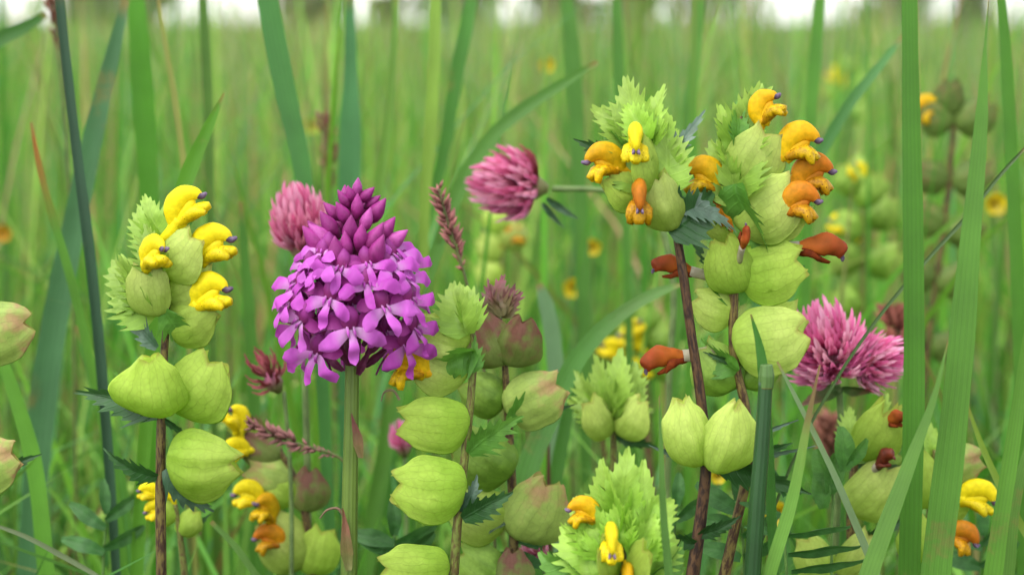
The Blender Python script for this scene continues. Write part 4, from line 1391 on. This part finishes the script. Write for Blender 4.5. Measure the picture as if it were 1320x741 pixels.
seed_spike('reddish grass seed head leaning between the orchid and the nodding clover', [(565, 243), (574, 275), (585, 312), (598, 352)], .67, 9, 26, (182, 116, 110), 640)
seed_spike('purplish grass seed head lying almost level left of the orchid stem', [(322, 546), (352, 560), (385, 572), (438, 590)], .67, 8, 26, (172, 116, 112), 452)
seed_spike('blurred brown grass seed head above the orchid on the left', [(414, 150), (420, 180), (424, 215), (426, 245)], .92, 9, 22, (150, 98, 78), 430)
seed_spike('blurred reddish seed head behind the twin clover on its right', [(1150, 400), (1156, 425), (1160, 455), (1158, 480)], .84, 15, 20, (168, 98, 82), 1158)
seed_spike('dull brown seed head under the twin clover beside small oval leaves', [(1066, 540), (1070, 560), (1072, 590), (1070, 615)], .84, 15, 20, (150, 96, 78), 1070)
seed_spike('thin brown seed head at the upper left beside the dark stalk', [(66, -10), (68, 10), (72, 34), (76, 70)], .86, 7, 16, (140, 90, 70), 100)


# ------------------------------------------------------------------ small leaves low down and far yellow flowers
def small_leaf_plant(label, name, cat, Y, px, stem_pts, leaves, m, half, r=2.2):
    s_ = Plant(name, label, cat, Y, px)
    s_.stem(stem_pts, [r, r, r * .9, r * .7], mat('stem', (96, 140, 60), (116, 156, 76), trans=0, ns=200))
    for (x, y, a, L, ro, sag) in leaves:
        s_.leaf(x, y, a, L, m, half, 6, depth=0, roll=ro, sag=sag, peak=.5, tipw=.55, fold=.35, curl=.3, relief=.012, name='leaflet', dy=6)
    return s_


CLL = mat('leaf', (88, 148, 60), (104, 162, 70), trans=.34, rough=.5, ns=5, amp=.2)
VEL = mat('leaf', (70, 126, 58), (92, 146, 76), trans=.3, rough=.5, ns=5, amp=.2)
small_leaf_plant('upright clover leaves of oval leaflets under the pink twin clover', 'clover_leaf', 'leaf', .63, 1072, [(1072, 741), (1072, 680), (1074, 625)],
                 [(1086, 606), (1074, 640), (1060, 640)] and [(1088, 606, 92, 58, 20, 0), (1078, 634, 118, 62, -20, 0), (1070, 636, 80, 54, 10, 0), (1092, 600, 50, 44, 30, 0), (1062, 655, 100, 50, 0, 0)], CLL, .26)
small_leaf_plant('narrow vetch leaflets arching right at the bottom edge beside the dark stalk', 'vetch', 'leaf', .60, 1016, [(1014, 741), (1012, 710), (1008, 670)],
                 [(1012, 690, 8, 92, 40, -.22), (1016, 714, 6, 100, 40, -.18), (1020, 734, 4, 104, 40, -.1), (1010, 665, 160, 60, 30, 0), (1012, 640, 120, 70, 20, 0), (1012, 690, 165, 55, 30, 0)], VEL, .1)
small_leaf_plant('leafy vetch shoot between the brown stems of the tall rattles', 'vetch', 'leaf', .625, 955, [(960, 760), (958, 700), (950, 640)],
                 [(952, 660, 150, 66, 20, -.1), (956, 690, 30, 60, 30, -.1), (954, 680, 165, 56, 30, 0), (950, 645, 90, 50, 20, 0), (958, 715, 20, 70, 40, 0), (955, 720, 160, 60, 30, 0)], VEL, .2)
small_leaf_plant('low leafy shoot at the bottom between orchid stem and green seed cases', 'vetch', 'leaf', .66, 515, [(515, 760), (512, 720), (508, 690)],
                 [(510, 700, 20, 60, 30, 0), (508, 700, 165, 60, 30, 0), (510, 715, 150, 66, 30, 0), (512, 720, 30, 60, 30, 0), (508, 690, 90, 50, 20, 0)], VEL, .2)


small_leaf_plant('low leafy shoot at the bottom between the maroon rattle and the young lime one', 'vetch', 'leaf', .64, 700, [(702, 760), (700, 720), (694, 690)],
                 [(696, 700, 35, 56, 20, -.1), (696, 704, 150, 58, 20, -.1), (698, 725, 20, 60, 30, 0), (698, 728, 165, 60, 30, 0), (694, 692, 95, 44, 10, 0)], VEL, .2)
small_leaf_plant('low leafy shoot between the young lime rattle and the dark brown stem', 'vetch', 'leaf', .63, 866, [(868, 760), (868, 710), (872, 650)],
                 [(872, 670, 40, 50, 20, -.1), (870, 676, 150, 54, 20, -.1), (869, 700, 20, 56, 30, 0), (868, 704, 165, 60, 30, 0), (872, 652, 85, 44, 10, 0), (868, 730, 150, 60, 20, 0)], VEL, .2)
small_leaf_plant('leafy shoot low to the left of the fresh rattle stem', 'vetch', 'leaf', .68, 130, [(132, 760), (134, 710), (138, 660)],
                 [(137, 670, 40, 54, 20, -.1), (136, 680, 150, 58, 20, -.1), (134, 706, 25, 60, 30, 0), (134, 712, 160, 60, 30, 0), (138, 662, 95, 46, 10, 0)], VEL, .17)
small_leaf_plant('leafy shoot low at the right edge beside the leaning blade', 'vetch', 'leaf', .68, 1262, [(1262, 760), (1264, 720), (1268, 690)],
                 [(1267, 700, 40, 54, 20, -.1), (1266, 706, 150, 56, 20, -.1), (1264, 728, 25, 60, 30, 0), (1264, 732, 160, 60, 30, 0), (1268, 690, 95, 46, 10, 0)], VEL, .2)


def buttercup(label, px, py, Y, d, col=(232, 208, 40)):
    s_ = Plant('meadow_flower', label, 'wildflower', Y, px, 'small yellow flowers in the far grass')
    s_.stem([(px, 741), (px + 3, (py + 741) / 2), (px, py + 4)], [2, 2, 1.6, 1.4], CSTEM)
    m = mat('petal', col, None, trans=.3, rough=.4, spec=.4, ns=4, amp=.15, k=.58)
    for k in range(5):
        s_.leaf(px, py, 90 + 72 * k, d * .62, m, .42, 4, depth=0, e=30, peak=.6, tipw=.4, curl=-.5, relief=0, name='petal')
    b = s_.pt(px, py, 3)
    s_.put('centre', tube([b, b + Vector((0, -d * .1 * S(Y), d * .1 * S(Y)))], [d * .14 * S(Y), d * .08 * S(Y)], 8), mat('petal', (206, 168, 30), None, ns=300, trans=0))


buttercup('blurred yellow flower dot right under the nodding clover stalk', 763, 318, 1.0, 26)
buttercup('blurred yellow flower dot left of the rust flowers, lower of two', 738, 370, 1.0, 30)
buttercup('blurred yellow flower at the right edge between the blades', 1281, 262, 1.0, 34)
buttercup('blurred orange yellow flower at the left edge above the pink rimmed seed case', 6, 300, 1.1, 26, (226, 170, 50))
buttercup('hazy yellow flower in the far grass above the golden left rattle head', 705, 84, 1.25, 22)
buttercup('hazy pale yellow flower in the far grass above the orchid on the left', 402, 162, 1.2, 24, (206, 204, 80))
buttercup('blurred yellow flower low under the rust flower row', 925, 612, .72, 24)
buttercup('blurred yellow spot between the lower brown stems', 1000, 660, .72, 44)
buttercup('blurred yellow spot under the maroon seed cases', 682, 672, .72, 18)
